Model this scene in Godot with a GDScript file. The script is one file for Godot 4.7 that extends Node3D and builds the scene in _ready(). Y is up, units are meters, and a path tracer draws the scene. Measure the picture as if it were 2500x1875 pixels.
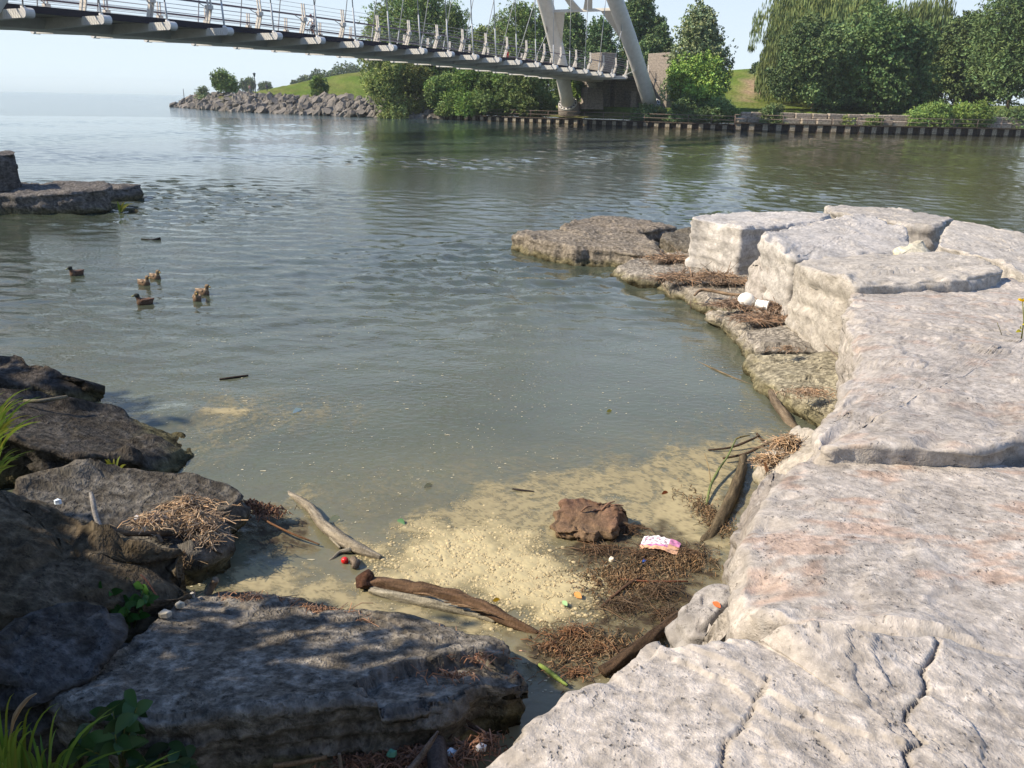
extends Node3D
# A rocky cove by a lake: armour stones, scum and driftwood in front, an arched footbridge and a wooded bank behind.

class MB:
	var v := PackedVector3Array()
	var c := PackedColorArray()
	var i := PackedInt32Array()
	func vert(p: Vector3, col: Color = Color.WHITE) -> int:
		v.append(p); c.append(col)
		return v.size() - 1
	func tri(a: int, b: int, d: int) -> void:
		i.append(a); i.append(b); i.append(d)
	func quad(a: Vector3, b: Vector3, d: Vector3, e: Vector3, col: Color = Color.WHITE) -> void:
		var k := vert(a, col)
		vert(b, col); vert(d, col); vert(e, col)
		tri(k, k + 1, k + 2); tri(k, k + 2, k + 3)
	func box(cen: Vector3, size: Vector3, bs: Basis = Basis.IDENTITY, col: Color = Color.WHITE, bev: float = 0.0) -> void:
		# eight corners, or with a bevel 24 corners with chamfered edges
		var h := size * 0.5
		if bev <= 0.0:
			var p: Array[Vector3] = []
			for k in 8:
				p.append(cen + bs * Vector3(h.x if k & 1 else -h.x, h.y if k & 2 else -h.y, h.z if k & 4 else -h.z))
			for f in [[0, 2, 3, 1], [4, 5, 7, 6], [0, 1, 5, 4], [2, 6, 7, 3], [0, 4, 6, 2], [1, 3, 7, 5]]:
				quad(p[f[0]], p[f[1]], p[f[2]], p[f[3]], col)
			return
		var q := {}
		for k in 8:
			var s := Vector3(1 if k & 1 else -1, 1 if k & 2 else -1, 1 if k & 4 else -1)
			for ax in 3:
				var r := h - Vector3.ONE * bev
				r[ax] = h[ax]
				q[k * 3 + ax] = cen + bs * (s * r)
		for f in [[0, 2, 3, 1, 2], [4, 5, 7, 6, 2], [0, 1, 5, 4, 1], [2, 6, 7, 3, 1], [0, 4, 6, 2, 0], [1, 3, 7, 5, 0]]:
			quad(q[f[0] * 3 + f[4]], q[f[1] * 3 + f[4]], q[f[2] * 3 + f[4]], q[f[3] * 3 + f[4]], col)
		for e in [[0, 1, 1, 2], [2, 3, 1, 2], [4, 5, 1, 2], [6, 7, 1, 2], [0, 2, 0, 2], [1, 3, 0, 2], [4, 6, 0, 2], [5, 7, 0, 2], [0, 4, 0, 1], [1, 5, 0, 1], [2, 6, 0, 1], [3, 7, 0, 1]]:
			quad(q[e[0] * 3 + e[2]], q[e[1] * 3 + e[2]], q[e[1] * 3 + e[3]], q[e[0] * 3 + e[3]], col)
		for k in 8:
			var t := vert(q[k * 3], col)
			vert(q[k * 3 + 1], col); vert(q[k * 3 + 2], col)
			tri(t, t + 1, t + 2)
	func tube(pts: Array, radii: Array, n: int, col: Color = Color.WHITE, wob: FastNoiseLite = null, amt: float = 0.0, freq: float = 8.0, tint: float = 0.0) -> void:
		var base := v.size()
		var ref := Vector3.UP
		var run := 0.0
		for k in pts.size():
			if k > 0: run += pts[k].distance_to(pts[k - 1])
			var t: Vector3 = (pts[mini(k + 1, pts.size() - 1)] - pts[maxi(k - 1, 0)]).normalized()
			if absf(t.dot(ref)) > 0.95: ref = Vector3.RIGHT
			var nn := (ref - t * ref.dot(t)).normalized()
			var bb := t.cross(nn)
			ref = nn
			for j in n:
				var a := TAU * j / n
				var d := nn * cos(a) + bb * sin(a)
				var r: float = radii[k]
				var cc := col
				if wob:
					var w := wob.get_noise_3d(cos(a) * 1.3 + base * 0.37, sin(a) * 1.3, run * freq * 0.22) + 0.6 * wob.get_noise_3d(cos(a) * 4.0, sin(a) * 4.0 + base * 0.1, run * freq * 0.35)
					r *= 1.0 + amt * w
					var g := 1.0 + tint * (wob.get_noise_3d(cos(a) * 5.0 + 31.0, sin(a) * 5.0, run * freq * 0.25) + 0.8 * wob.get_noise_3d(cos(a) * 11.0 + 31.0, sin(a) * 11.0, run * freq * 0.5))
					cc = Color(col.r * g, col.g * g, col.b * g)
				vert(pts[k] + d * r, cc)
		for k in pts.size() - 1:
			for j in n:
				var a := base + k * n + j
				var b := base + k * n + (j + 1) % n
				tri(a, a + n, b); tri(b, a + n, b + n)
		for e in 2:
			var k: int = (pts.size() - 1) * e
			var m := vert(pts[k], col)
			for j in n:
				var a := base + k * n + j
				var b := base + k * n + (j + 1) % n
				if e == 0: tri(m, a, b)
				else: tri(m, b, a)
	func mesh(m: Material, smooth: bool = false) -> ArrayMesh:
		var ar := []
		ar.resize(Mesh.ARRAY_MAX)
		ar[Mesh.ARRAY_VERTEX] = v; ar[Mesh.ARRAY_COLOR] = c; ar[Mesh.ARRAY_INDEX] = i
		var am: ArrayMesh
		if smooth:
			var st := SurfaceTool.new()
			st.create_from_arrays(ar)
			st.generate_normals()
			am = st.commit()
		else:
			am = ArrayMesh.new()
			am.add_surface_from_arrays(Mesh.PRIMITIVE_TRIANGLES, ar)
		am.surface_set_material(0, m)
		return am

var rng := RandomNumberGenerator.new()
var nz := FastNoiseLite.new()      # smooth noise, frequency 1
var nf := FastNoiseLite.new()      # fractal noise, frequency 1
var nc := FastNoiseLite.new()      # flat cells with sharp borders
var taken := {}
var M := {}

func fresh(called: String) -> String:
	var n: int = taken.get(called, 0)
	taken[called] = n + 1
	return called if n == 0 else "%s_%03d" % [called, n]

func tag(o: Node, label: String, category: String, group: String = "", kind: String = "") -> Node:
	if label: o.set_meta("label", label)
	if category: o.set_meta("category", category)
	if group: o.set_meta("group", group)
	if kind: o.set_meta("kind", kind)
	return o

func thing(called: String, label: String, category: String, at: Vector3 = Vector3.ZERO, group: String = "") -> Node3D:
	var o := Node3D.new()
	o.name = fresh(called)
	add_child(o)
	o.position = at
	tag(o, label, category, group)
	return o

func obj(called: String, mesh: Mesh, parent: Node = null) -> MeshInstance3D:
	var o := MeshInstance3D.new()
	o.mesh = mesh
	o.name = fresh(called) if parent == null else called
	if parent == null: add_child(o)
	else: parent.add_child(o, true)
	return o

func multi(called: String, mesh: Mesh, xf: Array, cols: Array, parent: Node = null) -> MultiMeshInstance3D:
	var mm := MultiMesh.new()
	mm.transform_format = MultiMesh.TRANSFORM_3D
	mm.use_colors = true
	mm.mesh = mesh
	mm.instance_count = xf.size()
	for k in xf.size():
		mm.set_instance_transform(k, xf[k])
		mm.set_instance_color(k, cols[k])
	var o := MultiMeshInstance3D.new()
	o.multimesh = mm
	o.name = fresh(called) if parent == null else called
	if parent == null: add_child(o)
	else: parent.add_child(o, true)
	return o

func mat(called: String, col: Color, rough: float, spec: float = 0.5) -> StandardMaterial3D:
	var m := StandardMaterial3D.new()
	m.resource_name = called
	m.albedo_color = col.linear_to_srgb()
	m.roughness = rough
	m.metallic_specular = spec
	m.vertex_color_use_as_albedo = true
	m.cull_mode = BaseMaterial3D.CULL_DISABLED
	M[called] = m
	return m

func noise_bytes(seed_: int, freq: float, oct: int, gain: float, size: int) -> PackedByteArray:
	var a := FastNoiseLite.new()
	a.seed = seed_; a.frequency = freq; a.fractal_octaves = oct; a.fractal_gain = gain
	a.noise_type = FastNoiseLite.TYPE_SIMPLEX_SMOOTH
	var im := a.get_seamless_image(size, size)
	im.convert(Image.FORMAT_L8)
	return im.get_data()

func grain(seed_: int, freq: float, lo: float, pits: float, flecks: float, size: int = 512) -> Array:
	# a seamless grey texture (albedo factor) and its relief
	var da := noise_bytes(seed_, freq, 6, 0.72, size)
	var db := noise_bytes(seed_ + 7, freq * 2.6, 4, 0.5, size)
	var de := noise_bytes(seed_ + 13, freq * 5.0, 3, 0.6, size)
	var df := noise_bytes(seed_ + 21, freq * 0.5, 2, 0.5, size)
	var dc := PackedByteArray(); dc.resize(size * size)
	var dh := PackedByteArray(); dh.resize(size * size)
	for k in size * size:
		var x := clampf(0.5 + (da[k] / 255.0 - 0.5) * 1.7, 0.0, 1.0)
		var y := db[k] / 255.0
		var w := de[k] / 255.0
		var pit := clampf((y - 0.64) * 6.0, 0.0, 1.0) * pits * clampf((df[k] / 255.0 - 0.38) * 3.0, 0.05, 1.0)
		var fl := clampf((w - 0.74) * 8.0, 0.0, 1.0) * flecks
		dc[k] = int(clampf(lerpf(lo, 0.93, x) * (1.0 - 0.45 * pit) * (1.0 + 0.4 * fl), 0.0, 1.0) * 255.0)
		dh[k] = int(clampf(x * 0.5 + 0.45 - 0.45 * pit, 0.0, 1.0) * 255.0)
	var ic := Image.create_from_data(size, size, false, Image.FORMAT_L8, dc)
	var ih := Image.create_from_data(size, size, false, Image.FORMAT_L8, dh)
	ic.convert(Image.FORMAT_RGB8)
	return [ImageTexture.create_from_image(ic), ImageTexture.create_from_image(ih)]

func textured(m: StandardMaterial3D, tex: Array, scale: float, relief: float) -> StandardMaterial3D:
	m.albedo_texture = tex[0]
	m.heightmap_enabled = true
	m.heightmap_texture = tex[1]
	m.heightmap_scale = relief
	m.uv1_triplanar = true
	m.uv1_world_triplanar = true
	m.uv1_scale = Vector3.ONE * scale
	return m

func inside(poly: PackedVector2Array, p: Vector2) -> float:
	# signed distance, positive inside
	var best := 1e9
	for k in poly.size():
		var q := Geometry2D.get_closest_point_to_segment(p, poly[k], poly[(k + 1) % poly.size()])
		best = minf(best, p.distance_to(q))
	return best if Geometry2D.is_point_in_polygon(p, poly) else -best

func flat2(pts: Array) -> PackedVector2Array:
	var o := PackedVector2Array()
	for p in pts: o.append(Vector2(p.x, p.z))
	return o

# ---- stones ---------------------------------------------------------------
func stone_mesh(top: Array, base_y: float, o: Dictionary) -> ArrayMesh:
	var bev: float = o.get("bevel", 0.07)
	var amp: float = o.get("amp", 0.03)
	var flare: float = o.get("flare", 0.08)
	var res: float = o.get("res", 0.06)
	var strata: float = o.get("strata", 0.04)
	var chip: float = o.get("chip", 0.08)
	var slab: bool = o.get("mat", "stone") == "stone"
	amp *= 0.55 if slab else 0.75
	bev *= 0.6 if slab else 0.75
	var sd := Vector3(o.get("seed", 1) * 17.3, o.get("seed", 1) * 5.7, o.get("seed", 1) * -9.1)
	var col: Color = o.get("col", Color(0.45, 0.42, 0.39))
	var wet: float = o.get("wet", 1.0)
	var carves: Array = o.get("carves", [])
	var cracks: Array = o.get("cracks", [])
	var rust: float = o.get("rust", 0.0)
	var soil: float = o.get("soil", 0.0)
	var dome: float = o.get("dome", 0.0)
	var undercut: float = o.get("under", 0.0)
	# orientation, one corner cut, resampling
	var area := 0.0
	for k in top.size():
		var a: Vector3 = top[k]; var b: Vector3 = top[(k + 1) % top.size()]
		area += a.x * b.z - b.x * a.z
	var pts: Array = top.duplicate()
	if area < 0.0: pts.reverse()
	var cut: Array = []
	for k in pts.size():
		var a: Vector3 = pts[k]; var b: Vector3 = pts[(k + 1) % pts.size()]
		cut.append(a.lerp(b, 0.06)); cut.append(a.lerp(b, 0.94))
	var per := 0.0
	for k in cut.size(): per += cut[k].distance_to(cut[(k + 1) % cut.size()])
	var n := clampi(int(per / res), 48, o.get("most", 420))
	var ring: Array[Vector3] = []
	var seg := 0
	var at := 0.0
	for j in n:
		var want := per * j / n
		while at + cut[seg].distance_to(cut[(seg + 1) % cut.size()]) < want:
			at += cut[seg].distance_to(cut[(seg + 1) % cut.size()])
			seg += 1
		var l: float = cut[seg].distance_to(cut[(seg + 1) % cut.size()])
		ring.append(cut[seg].lerp(cut[(seg + 1) % cut.size()], (want - at) / maxf(l, 1e-5)))
	var cen := Vector3.ZERO
	for p in ring: cen += p
	cen /= n
	if o.has("centre"): cen = o.centre
	var dirs: Array[Vector3] = []
	for j in n:
		var t: Vector3 = ring[(j + 2) % n] - ring[(j + n - 2) % n]
		dirs.append(Vector3(t.z, 0, -t.x).normalized())
	for j in n:
		var p := ring[j]
		ring[j] = p + dirs[j] * (nf.get_noise_3dv(p * 1.6 + sd) * amp * 2.2 + nf.get_noise_3dv(p * 6.0 + sd) * amp * 0.9)
	# least squares plane through the rim
	var sxx := 0.0; var sxz := 0.0; var szz := 0.0; var sxy := 0.0; var szy := 0.0
	for p in ring:
		var q := p - cen
		sxx += q.x * q.x; sxz += q.x * q.z; szz += q.z * q.z; sxy += q.x * q.y; szy += q.z * q.y
	var det := sxx * szz - sxz * sxz
	var gx := (sxy * szz - szy * sxz) / det
	var gz := (szy * sxx - sxy * sxz) / det
	var rad := 0.0
	for p in ring: rad += Vector2(p.x - cen.x, p.z - cen.z).length()
	rad /= n
	var mi := clampi(int(rad / res), 8, o.get("most_in", 90))
	var height := cen.y - base_y
	var ms := clampi(int((height - bev) / res), 3, 40)
	var mb := MB.new()
	var rows := mi + 1 + 4 + ms
	for k in rows:
		for j in n:
			var b := ring[j]
			var d := dirs[j]
			var p: Vector3
			var out: Vector3
			var resid := b.y - cen.y - gx * (b.x - cen.x) - gz * (b.z - cen.z)
			var s := 0.0
			if k <= mi:
				var t := float(k) / mi
				t = 1.0 - (1.0 - t) * (1.0 - 0.25 * t)
				p = cen.lerp(b - d * bev, t)
				p.y = cen.y + gx * (p.x - cen.x) + gz * (p.z - cen.z) + resid * pow(t, 7.0) + dome * (1.0 - t * t)
				out = Vector3.UP
				var c := nf.get_noise_3d(b.x * 2.2 + sd.x, 3.0, b.z * 2.2 + sd.z)
				p.y -= chip * clampf(c * 2.0 - 0.25, 0.0, 1.0) * smoothstep(0.90, 1.0, t)
			elif k <= mi + 4:
				var th := (k - mi) / 4.0 * PI * 0.5
				p = b - d * bev * (1.0 - sin(th))
				p.y = b.y - bev * (1.0 - cos(th))
				out = Vector3.UP * cos(th) + d * sin(th)
				var c := nf.get_noise_3d(b.x * 2.2 + sd.x, 3.0, b.z * 2.2 + sd.z)
				p.y -= chip * clampf(c * 2.0 - 0.25, 0.0, 1.0) * (1.0 - sin(th))
			else:
				s = (k - mi - 4) / float(ms)
				p = b + d * (flare * s - undercut * sin(PI * s))
				p.y = lerpf(b.y - bev, base_y, s)
				out = d
			var q := p + sd
			var f1 := nf.get_noise_3dv(q * 0.9)
			var f2 := nf.get_noise_3dv(q * 3.7)
			var f3 := nf.get_noise_3dv(q * 13.0)
			var dsp := f1 * amp * 1.3 + f2 * amp * (0.38 if k <= mi else 0.8) + f3 * amp * (0.18 if k <= mi else 0.3)
			var ca := nc.get_noise_3d(q.x * 1.7 + f3 * 0.12, q.y * 2.6, q.z * 1.7 + f2 * 0.12)
			if k > mi:
				dsp += ca * amp * 1.5 * minf(1.0, (k - mi) / 3.0)
				var lay := nz.get_noise_3d(q.x * 0.8, q.y * 8.0, q.z * 0.8)
				dsp += (snappedf(lay, 0.25) * 0.7 + lay * 0.3) * strata * minf(1.0, (k - mi) / 4.0)
			else:
				# shallow steps where layers of the bed broke away
				var st := nf.get_noise_3d(q.x * 0.7 + 40.0, 0.0, q.z * 0.7)
				dsp += (smoothstep(0.04, 0.055, st + f3 * 0.03) + smoothstep(0.19, 0.20, st + f3 * 0.03)) * strata * 0.45
			p += out * dsp
			if k <= mi: p.y += nc.get_noise_3d(q.x * 2.3 + f3 * 0.2, 0.0, q.z * 2.3 + f2 * 0.2) * amp * 0.28
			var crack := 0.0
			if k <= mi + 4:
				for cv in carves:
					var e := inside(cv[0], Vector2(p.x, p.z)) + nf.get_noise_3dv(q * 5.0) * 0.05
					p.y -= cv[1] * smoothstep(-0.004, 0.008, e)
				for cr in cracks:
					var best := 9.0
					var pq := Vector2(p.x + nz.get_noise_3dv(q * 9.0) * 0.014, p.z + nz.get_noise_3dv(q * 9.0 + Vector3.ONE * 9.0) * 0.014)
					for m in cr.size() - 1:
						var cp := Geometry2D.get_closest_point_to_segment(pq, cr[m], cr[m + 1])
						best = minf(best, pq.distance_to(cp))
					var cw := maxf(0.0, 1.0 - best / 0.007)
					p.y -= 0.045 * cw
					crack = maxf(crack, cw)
			# colour of the stone itself: mottling, rust, silt, weed at the waterline; plus shade painted into cracks
			var g := 1.0 + 0.26 * nf.get_noise_3dv(q * 1.3) + 0.30 * nf.get_noise_3dv(q * 5.3) + 0.35 * nf.get_noise_3dv(q * 16.0)
			var cc := Color(col.r * g, col.g * g, col.b * g)
			if rust > 0.0 and k <= mi + 2:
				var r := smoothstep(0.02, 0.28, nf.get_noise_3d(q.x * 1.5, 7.0, q.z * 2.6) + 0.35 * nf.get_noise_3d(q.x * 7.0, 7.0, q.z * 12.0) - 0.10 + o.get("rust_at", 0.0))
				cc = cc.lerp(Color(0.50, 0.31, 0.21) * g, r * rust)
			var wh := smoothstep(0.34, 0.5, nf.get_noise_3d(q.x * 6.0, q.y * 6.0 + 50.0, q.z * 9.0))
			if slab: cc = cc.lerp(Color(0.62, 0.60, 0.57), wh * 0.5)
			if soil > 0.0:
				cc = cc.lerp(Color(0.085, 0.06, 0.03), soil * smoothstep(-0.12, 0.2, nf.get_noise_3dv(q * 2.1 + Vector3(5, 5, 5))))
			if crack > 0.0: cc = cc.lerp(Color(0.10, 0.085, 0.07), crack * 0.8)  # groove darkened in colour to deepen its shade
			if wet > 0.0:
				var line := p.y + 0.09 * nf.get_noise_3dv(q * 2.5)
				cc = cc.lerp(Color(0.27, 0.245, 0.125), wet * 0.75 * (1.0 - smoothstep(0.07, 0.20, line)))
				cc = cc.lerp(Color(0.055, 0.05, 0.025), wet * (1.0 - smoothstep(0.0, 0.07, line)))
			mb.vert(p, cc)
	for k in rows - 1:
		for j in n:
			var a := k * n + j
			var b := k * n + (j + 1) % n
			if k > 0: mb.tri(a, a + n, b)
			mb.tri(b, a + n, b + n)
	return mb.mesh(M[o.get("mat", "stone")], true)

func stone(called: String, label: String, top: Array, base_y: float, o: Dictionary, group: String = "", cat: String = "boulder") -> MeshInstance3D:
	var s := obj(called, stone_mesh(top, base_y, o))
	tag(s, label, cat, group)
	return s

# ---- bodies: tapered capsules joined by a smooth minimum, meshed as surface nets ----
func blob(bones: Array, cell: float, soft: float, mottle: float = 0.0) -> MB:
	var lo := Vector3.ONE * 1e9
	var hi := -lo
	for b in bones:
		for e in 2:
			lo = lo.min(b[e] - Vector3.ONE * (b[2 + e] + cell * 2))
			hi = hi.max(b[e] + Vector3.ONE * (b[2 + e] + cell * 2))
	var nx := int((hi.x - lo.x) / cell) + 2
	var ny := int((hi.y - lo.y) / cell) + 2
	var nzz := int((hi.z - lo.z) / cell) + 2
	var f := PackedFloat32Array()
	f.resize(nx * ny * nzz)
	var near := PackedInt32Array()
	near.resize(nx * ny * nzz)
	for x in nx:
		for y in ny:
			for z in nzz:
				var p := lo + Vector3(x, y, z) * cell
				var d := 9.0
				var best := 9.0
				var at := 0
				for bi in bones.size():
					var b: Array = bones[bi]
					var ab: Vector3 = b[1] - b[0]
					var t := clampf((p - b[0]).dot(ab) / maxf(ab.length_squared(), 1e-9), 0.0, 1.0)
					var e: float = p.distance_to(b[0] + ab * t) - lerpf(b[2], b[3], t)
					if e < best:
						best = e; at = bi
					var hh := clampf(0.5 + 0.5 * (d - e) / soft, 0.0, 1.0)
					d = lerpf(d, e, hh) - soft * hh * (1.0 - hh)
				var id := (x * ny + y) * nzz + z
				f[id] = d
				near[id] = at
	var mb := MB.new()
	var vid := {}
	var sx := ny * nzz
	for x in nx - 1:
		for y in ny - 1:
			for z in nzz - 1:
				var id := x * sx + y * nzz + z
				var sum := Vector3.ZERO
				var cnt := 0
				for e in [[0, 0, 0, 0], [0, 1, 0, 0], [0, 0, 1, 0], [0, 1, 1, 0], [0, 0, 0, 1], [1, 0, 0, 1], [0, 0, 1, 1], [1, 0, 1, 1], [0, 0, 0, 2], [1, 0, 0, 2], [0, 1, 0, 2], [1, 1, 0, 2]]:
					var a: Vector3
					match e[3]:
						0: a = Vector3(0, e[1], e[2])
						1: a = Vector3(e[0], 0, e[2])
						_: a = Vector3(e[0], e[1], 0)
					var b := a
					b[e[3]] = 1
					var fa := f[id + int(a.x) * sx + int(a.y) * nzz + int(a.z)]
					var fb := f[id + int(b.x) * sx + int(b.y) * nzz + int(b.z)]
					if (fa < 0.0) != (fb < 0.0):
						sum += a.lerp(b, fa / (fa - fb))
						cnt += 1
				if cnt:
					var p := lo + (Vector3(x, y, z) + sum / cnt) * cell
					var c: Color = bones[near[id]][4]
					if mottle > 0.0:
						var g := 1.0 + mottle * nz.get_noise_3dv(p * 45.0)
						c = Color(c.r * g, c.g * g, c.b * g)
					vid[id] = mb.vert(p, c)
	for x in range(1, nx - 1):
		for y in range(1, ny - 1):
			for z in range(1, nzz - 1):
				var id := x * sx + y * nzz + z
				for ax in 3:
					var st: int = [sx, nzz, 1][ax]
					var u: int = [nzz, 1, sx][ax]
					var w: int = [1, sx, nzz][ax]
					if (f[id] < 0.0) == (f[id + st] < 0.0): continue
					var a: int = vid[id - u - w]; var b: int = vid[id - w]; var c: int = vid[id]; var d: int = vid[id - u]
					if f[id] < 0.0:
						mb.tri(a, c, b); mb.tri(a, d, c)
					else:
						mb.tri(a, b, c); mb.tri(a, c, d)
	return mb

# ---- trees ----------------------------------------------------------------
func leaf_clump(kind: int) -> ArrayMesh:
	var mb := MB.new()
	var r := RandomNumberGenerator.new()
	r.seed = 77 + kind
	var count: int = [7, 8, 6][kind]
	for k in count:
		var c := Vector3(r.randf_range(-0.5, 0.5), r.randf_range(-0.4, 0.4), r.randf_range(-0.5, 0.5))
		var up := Vector3(r.randfn(), r.randfn() + 0.7, r.randfn()).normalized()
		var a := up.cross(Vector3(r.randfn(), r.randfn(), r.randfn())).normalized()
		var b := up.cross(a)
		var l := 0.34
		var w := 0.22
		if kind == 1:   # hanging strands
			a = Vector3(r.randf_range(-0.2, 0.2), -1, r.randf_range(-0.2, 0.2)).normalized()
			b = a.cross(Vector3(r.randfn(), 0.1, r.randfn())).normalized()
			c.y -= 0.2
			l = 0.60; w = 0.10
		if kind == 2:
			l = 0.40; w = 0.15
		var t := r.randf_range(0.8, 1.2)
		var col := Color(t, t, t)
		var v0 := mb.vert(c - a * l, col)
		mb.vert(c + b * w, col); mb.vert(c + a * l, col); mb.vert(c - b * w, col)
		mb.tri(v0, v0 + 1, v0 + 2); mb.tri(v0, v0 + 2, v0 + 3)
	return mb.mesh(M.leaf)

# styles: round, cone, poplar, willow, bush
func tree(called: String, label: String, at: Vector3, h: float, w: float, style: String, col: Color, count: int, sz: float, group: String = "", cat: String = "tree") -> Node3D:
	var t := thing(called, label, cat, at, group)
	var r := RandomNumberGenerator.new()
	r.seed = hash(label) % 100000
	var crown_lo := 0.0 if style == "bush" else (0.10 if style in ["willow", "cone"] else 0.22)
	# limbs
	var bark := MB.new()
	var lean := Vector3(r.randf_range(-0.04, 0.04), 1, r.randf_range(-0.04, 0.04))
	var tr := maxf(0.03, h * (0.016 if style != "bush" else 0.008))
	var spine := []
	var sr := []
	for k in 6:
		spine.append(lean * h * 0.8 * k / 5.0 + Vector3(r.randfn(), 0, r.randfn()) * h * 0.008 + (Vector3(0, -0.3, 0) if k == 0 else Vector3.ZERO))
		sr.append(tr * (1.0 - 0.17 * k))
	if style == "bush": spine = spine.map(func(p): return p * 0.6)
	bark.tube(spine, sr, 7, Color(0.11, 0.09, 0.07))
	# lobes of the crown
	var lobes := []
	var nl := 14 if style == "bush" else (26 if style == "round" else 38)
	for k in nl:
		var y := r.randf_range(0.0, 1.0)
		var rad := 1.0
		match style:
			"cone": rad = lerpf(1.0, 0.12, pow(y, 1.1)) * (0.5 if y < 0.05 else 1.0)
			"poplar": rad = pow(sin(PI * lerpf(0.16, 0.97, y)), 0.75)
			"willow": rad = sqrt(maxf(0.0, 1.0 - pow(y * 1.0 - 0.25, 2.0) / 0.72))
			"bush": rad = sqrt(maxf(0.0, 1.0 - y * y * 0.9))
			_: rad = sqrt(maxf(0.0, 1.0 - pow(y * 2.0 - 0.85, 2.0) / 1.5))
		var ang := k * 2.4 + r.randf_range(-0.5, 0.5)
		var rr := w * 0.5 * rad * sqrt(r.randf_range(0.15, 0.85)) * 0.85
		var lp := Vector3(cos(ang) * rr, h * lerpf(crown_lo + 0.05, 0.93, y), sin(ang) * rr) + lean * 0.0
		var ls := w * r.randf_range(0.11, 0.26) * (0.85 + 0.35 * rad) * (1.0 if style != "poplar" else 1.1)
		lobes.append([lp, ls, r.randf_range(0.6, 1.4)])
		if k % 3 == 0 and style != "bush":
			var s0 := Vector3(0, lp.y * 0.72, 0)
			bark.tube([s0, s0.lerp(lp, 0.5) + Vector3(0, 0.05 * h, 0), lp], [tr * 0.4, tr * 0.25, tr * 0.1], 5, Color(0.11, 0.09, 0.07))
	obj("trunk", bark.mesh(M.plain, true), t)
	var xf := []
	var cols := []
	for k in count:
		var lb: Array = lobes[k % lobes.size()]
		var d := Vector3(r.randfn(), r.randfn() * 0.85, r.randfn()).normalized()
		var q := pow(r.randf(), 0.38) * 1.15
		var p: Vector3 = lb[0] + d * lb[1] * q * Vector3(1.0, 0.8 if style != "poplar" else 1.3, 1.0).length() * 0.62
		if style == "willow":
			# strands that hang from the shell of the crown
			var drop := r.randf() * h * 0.30
			p = lb[0] + Vector3(d.x, absf(d.y), d.z) * lb[1] * 1.25 - Vector3(0, drop, 0)
			p.y = maxf(p.y, 0.06 * h)
		if p.y < 0.0: p.y = r.randf() * 0.3
		var s := sz * r.randf_range(0.7, 1.3)
		var bs: Basis
		if style == "willow": bs = Basis(Vector3.UP, r.randf() * TAU).scaled(Vector3(s, s * 1.25, s))
		else: bs = Basis(Vector3(r.randfn(), r.randfn(), r.randfn()).normalized(), r.randf() * TAU).scaled(Vector3.ONE * s)
		xf.append(Transform3D(bs, p))
		var g: float = lb[2] * r.randf_range(0.75, 1.25)
		var yel := r.randf_range(-0.12, 0.12)
		cols.append(Color(col.r * g * (1.0 + yel), col.g * g, col.b * g * (1.0 - yel)))
	var cr := multi("crown", M.clumps[1 if style == "willow" else (2 if style == "bush" or style == "poplar" else 0)], xf, cols, t)
	cr.set_meta("kind", "stuff")
	return t

# a heap of loose dry stems
func heap(called: String, label: String, spots: Array, per: int, ln: Vector2, col: Color, cat: String = "debris", thick: float = 1.0, flatness: float = 0.25, parent: Node = null) -> MultiMeshInstance3D:
	var xf := []
	var cols := []
	for s in spots:      # [centre, radius along x, radius along z, height, turn]
		for k in int(per * s[1] * s[2] * 60.0 * 0.55) + 4:
			var a := rng.randf() * TAU
			var q := minf(absf(rng.randfn()) * 0.55, 1.7)
			var off := Vector3(cos(a) * q * s[1], 0, sin(a) * q * s[2]).rotated(Vector3.UP, s[4])
			off.y = s[3] * exp(-q * q * 2.0) * rng.randf()
			var l := lerpf(ln.x, ln.y, pow(rng.randf(), 2.0)) * (1.8 if rng.randf() < 0.08 else 1.0)
			var dir := Vector3(rng.randfn(), rng.randfn() * flatness, rng.randfn() * 0.8).rotated(Vector3.UP, s[4]).normalized()
			var bs := Basis(Quaternion(Vector3.RIGHT, dir)) * Basis.from_scale(Vector3(l, rng.randf_range(0.4, 1.4) * thick, rng.randf_range(0.4, 1.4) * thick))
			xf.append(Transform3D(bs, s[0] + off))
			var g := rng.randf_range(0.4, 1.7)
			var w := rng.randf_range(-0.12, 0.12)
			cols.append(Color(col.r * g * (1.0 + w), col.g * g, col.b * g * (1.0 - w)))
	var m := multi(called, M.stem_mesh, xf, cols, parent)
	tag(m, label, cat, "", "stuff")
	return m

# a log or branch along a few points, with bark relief
func log_mesh(pts: Array, radii: Array, col: Color, wob: float = 0.25, sides: int = 22) -> ArrayMesh:
	var mb := MB.new()
	add_log(mb, pts, radii, col, wob, sides)
	return mb.mesh(M.wood, true)

func add_log(mb: MB, pts: Array, radii: Array, col: Color, wob: float = 0.25, sides: int = 14) -> void:
	var cv := Curve3D.new()
	for k in pts.size():
		var t: Vector3 = (pts[mini(k + 1, pts.size() - 1)] - pts[maxi(k - 1, 0)]) * 0.17
		cv.add_point(pts[k], -t, t)
	var fine := []
	var fr := []
	var steps := pts.size() * 8
	for k in steps + 1:
		var u := float(k) / steps * (pts.size() - 1)
		var a := mini(int(u), pts.size() - 2)
		fine.append(cv.sample(a, u - a))
		fr.append(lerpf(radii[a], radii[a + 1], u - a))
	mb.tube(fine, fr, sides, col, nf, wob, 14.0, 0.75)

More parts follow.
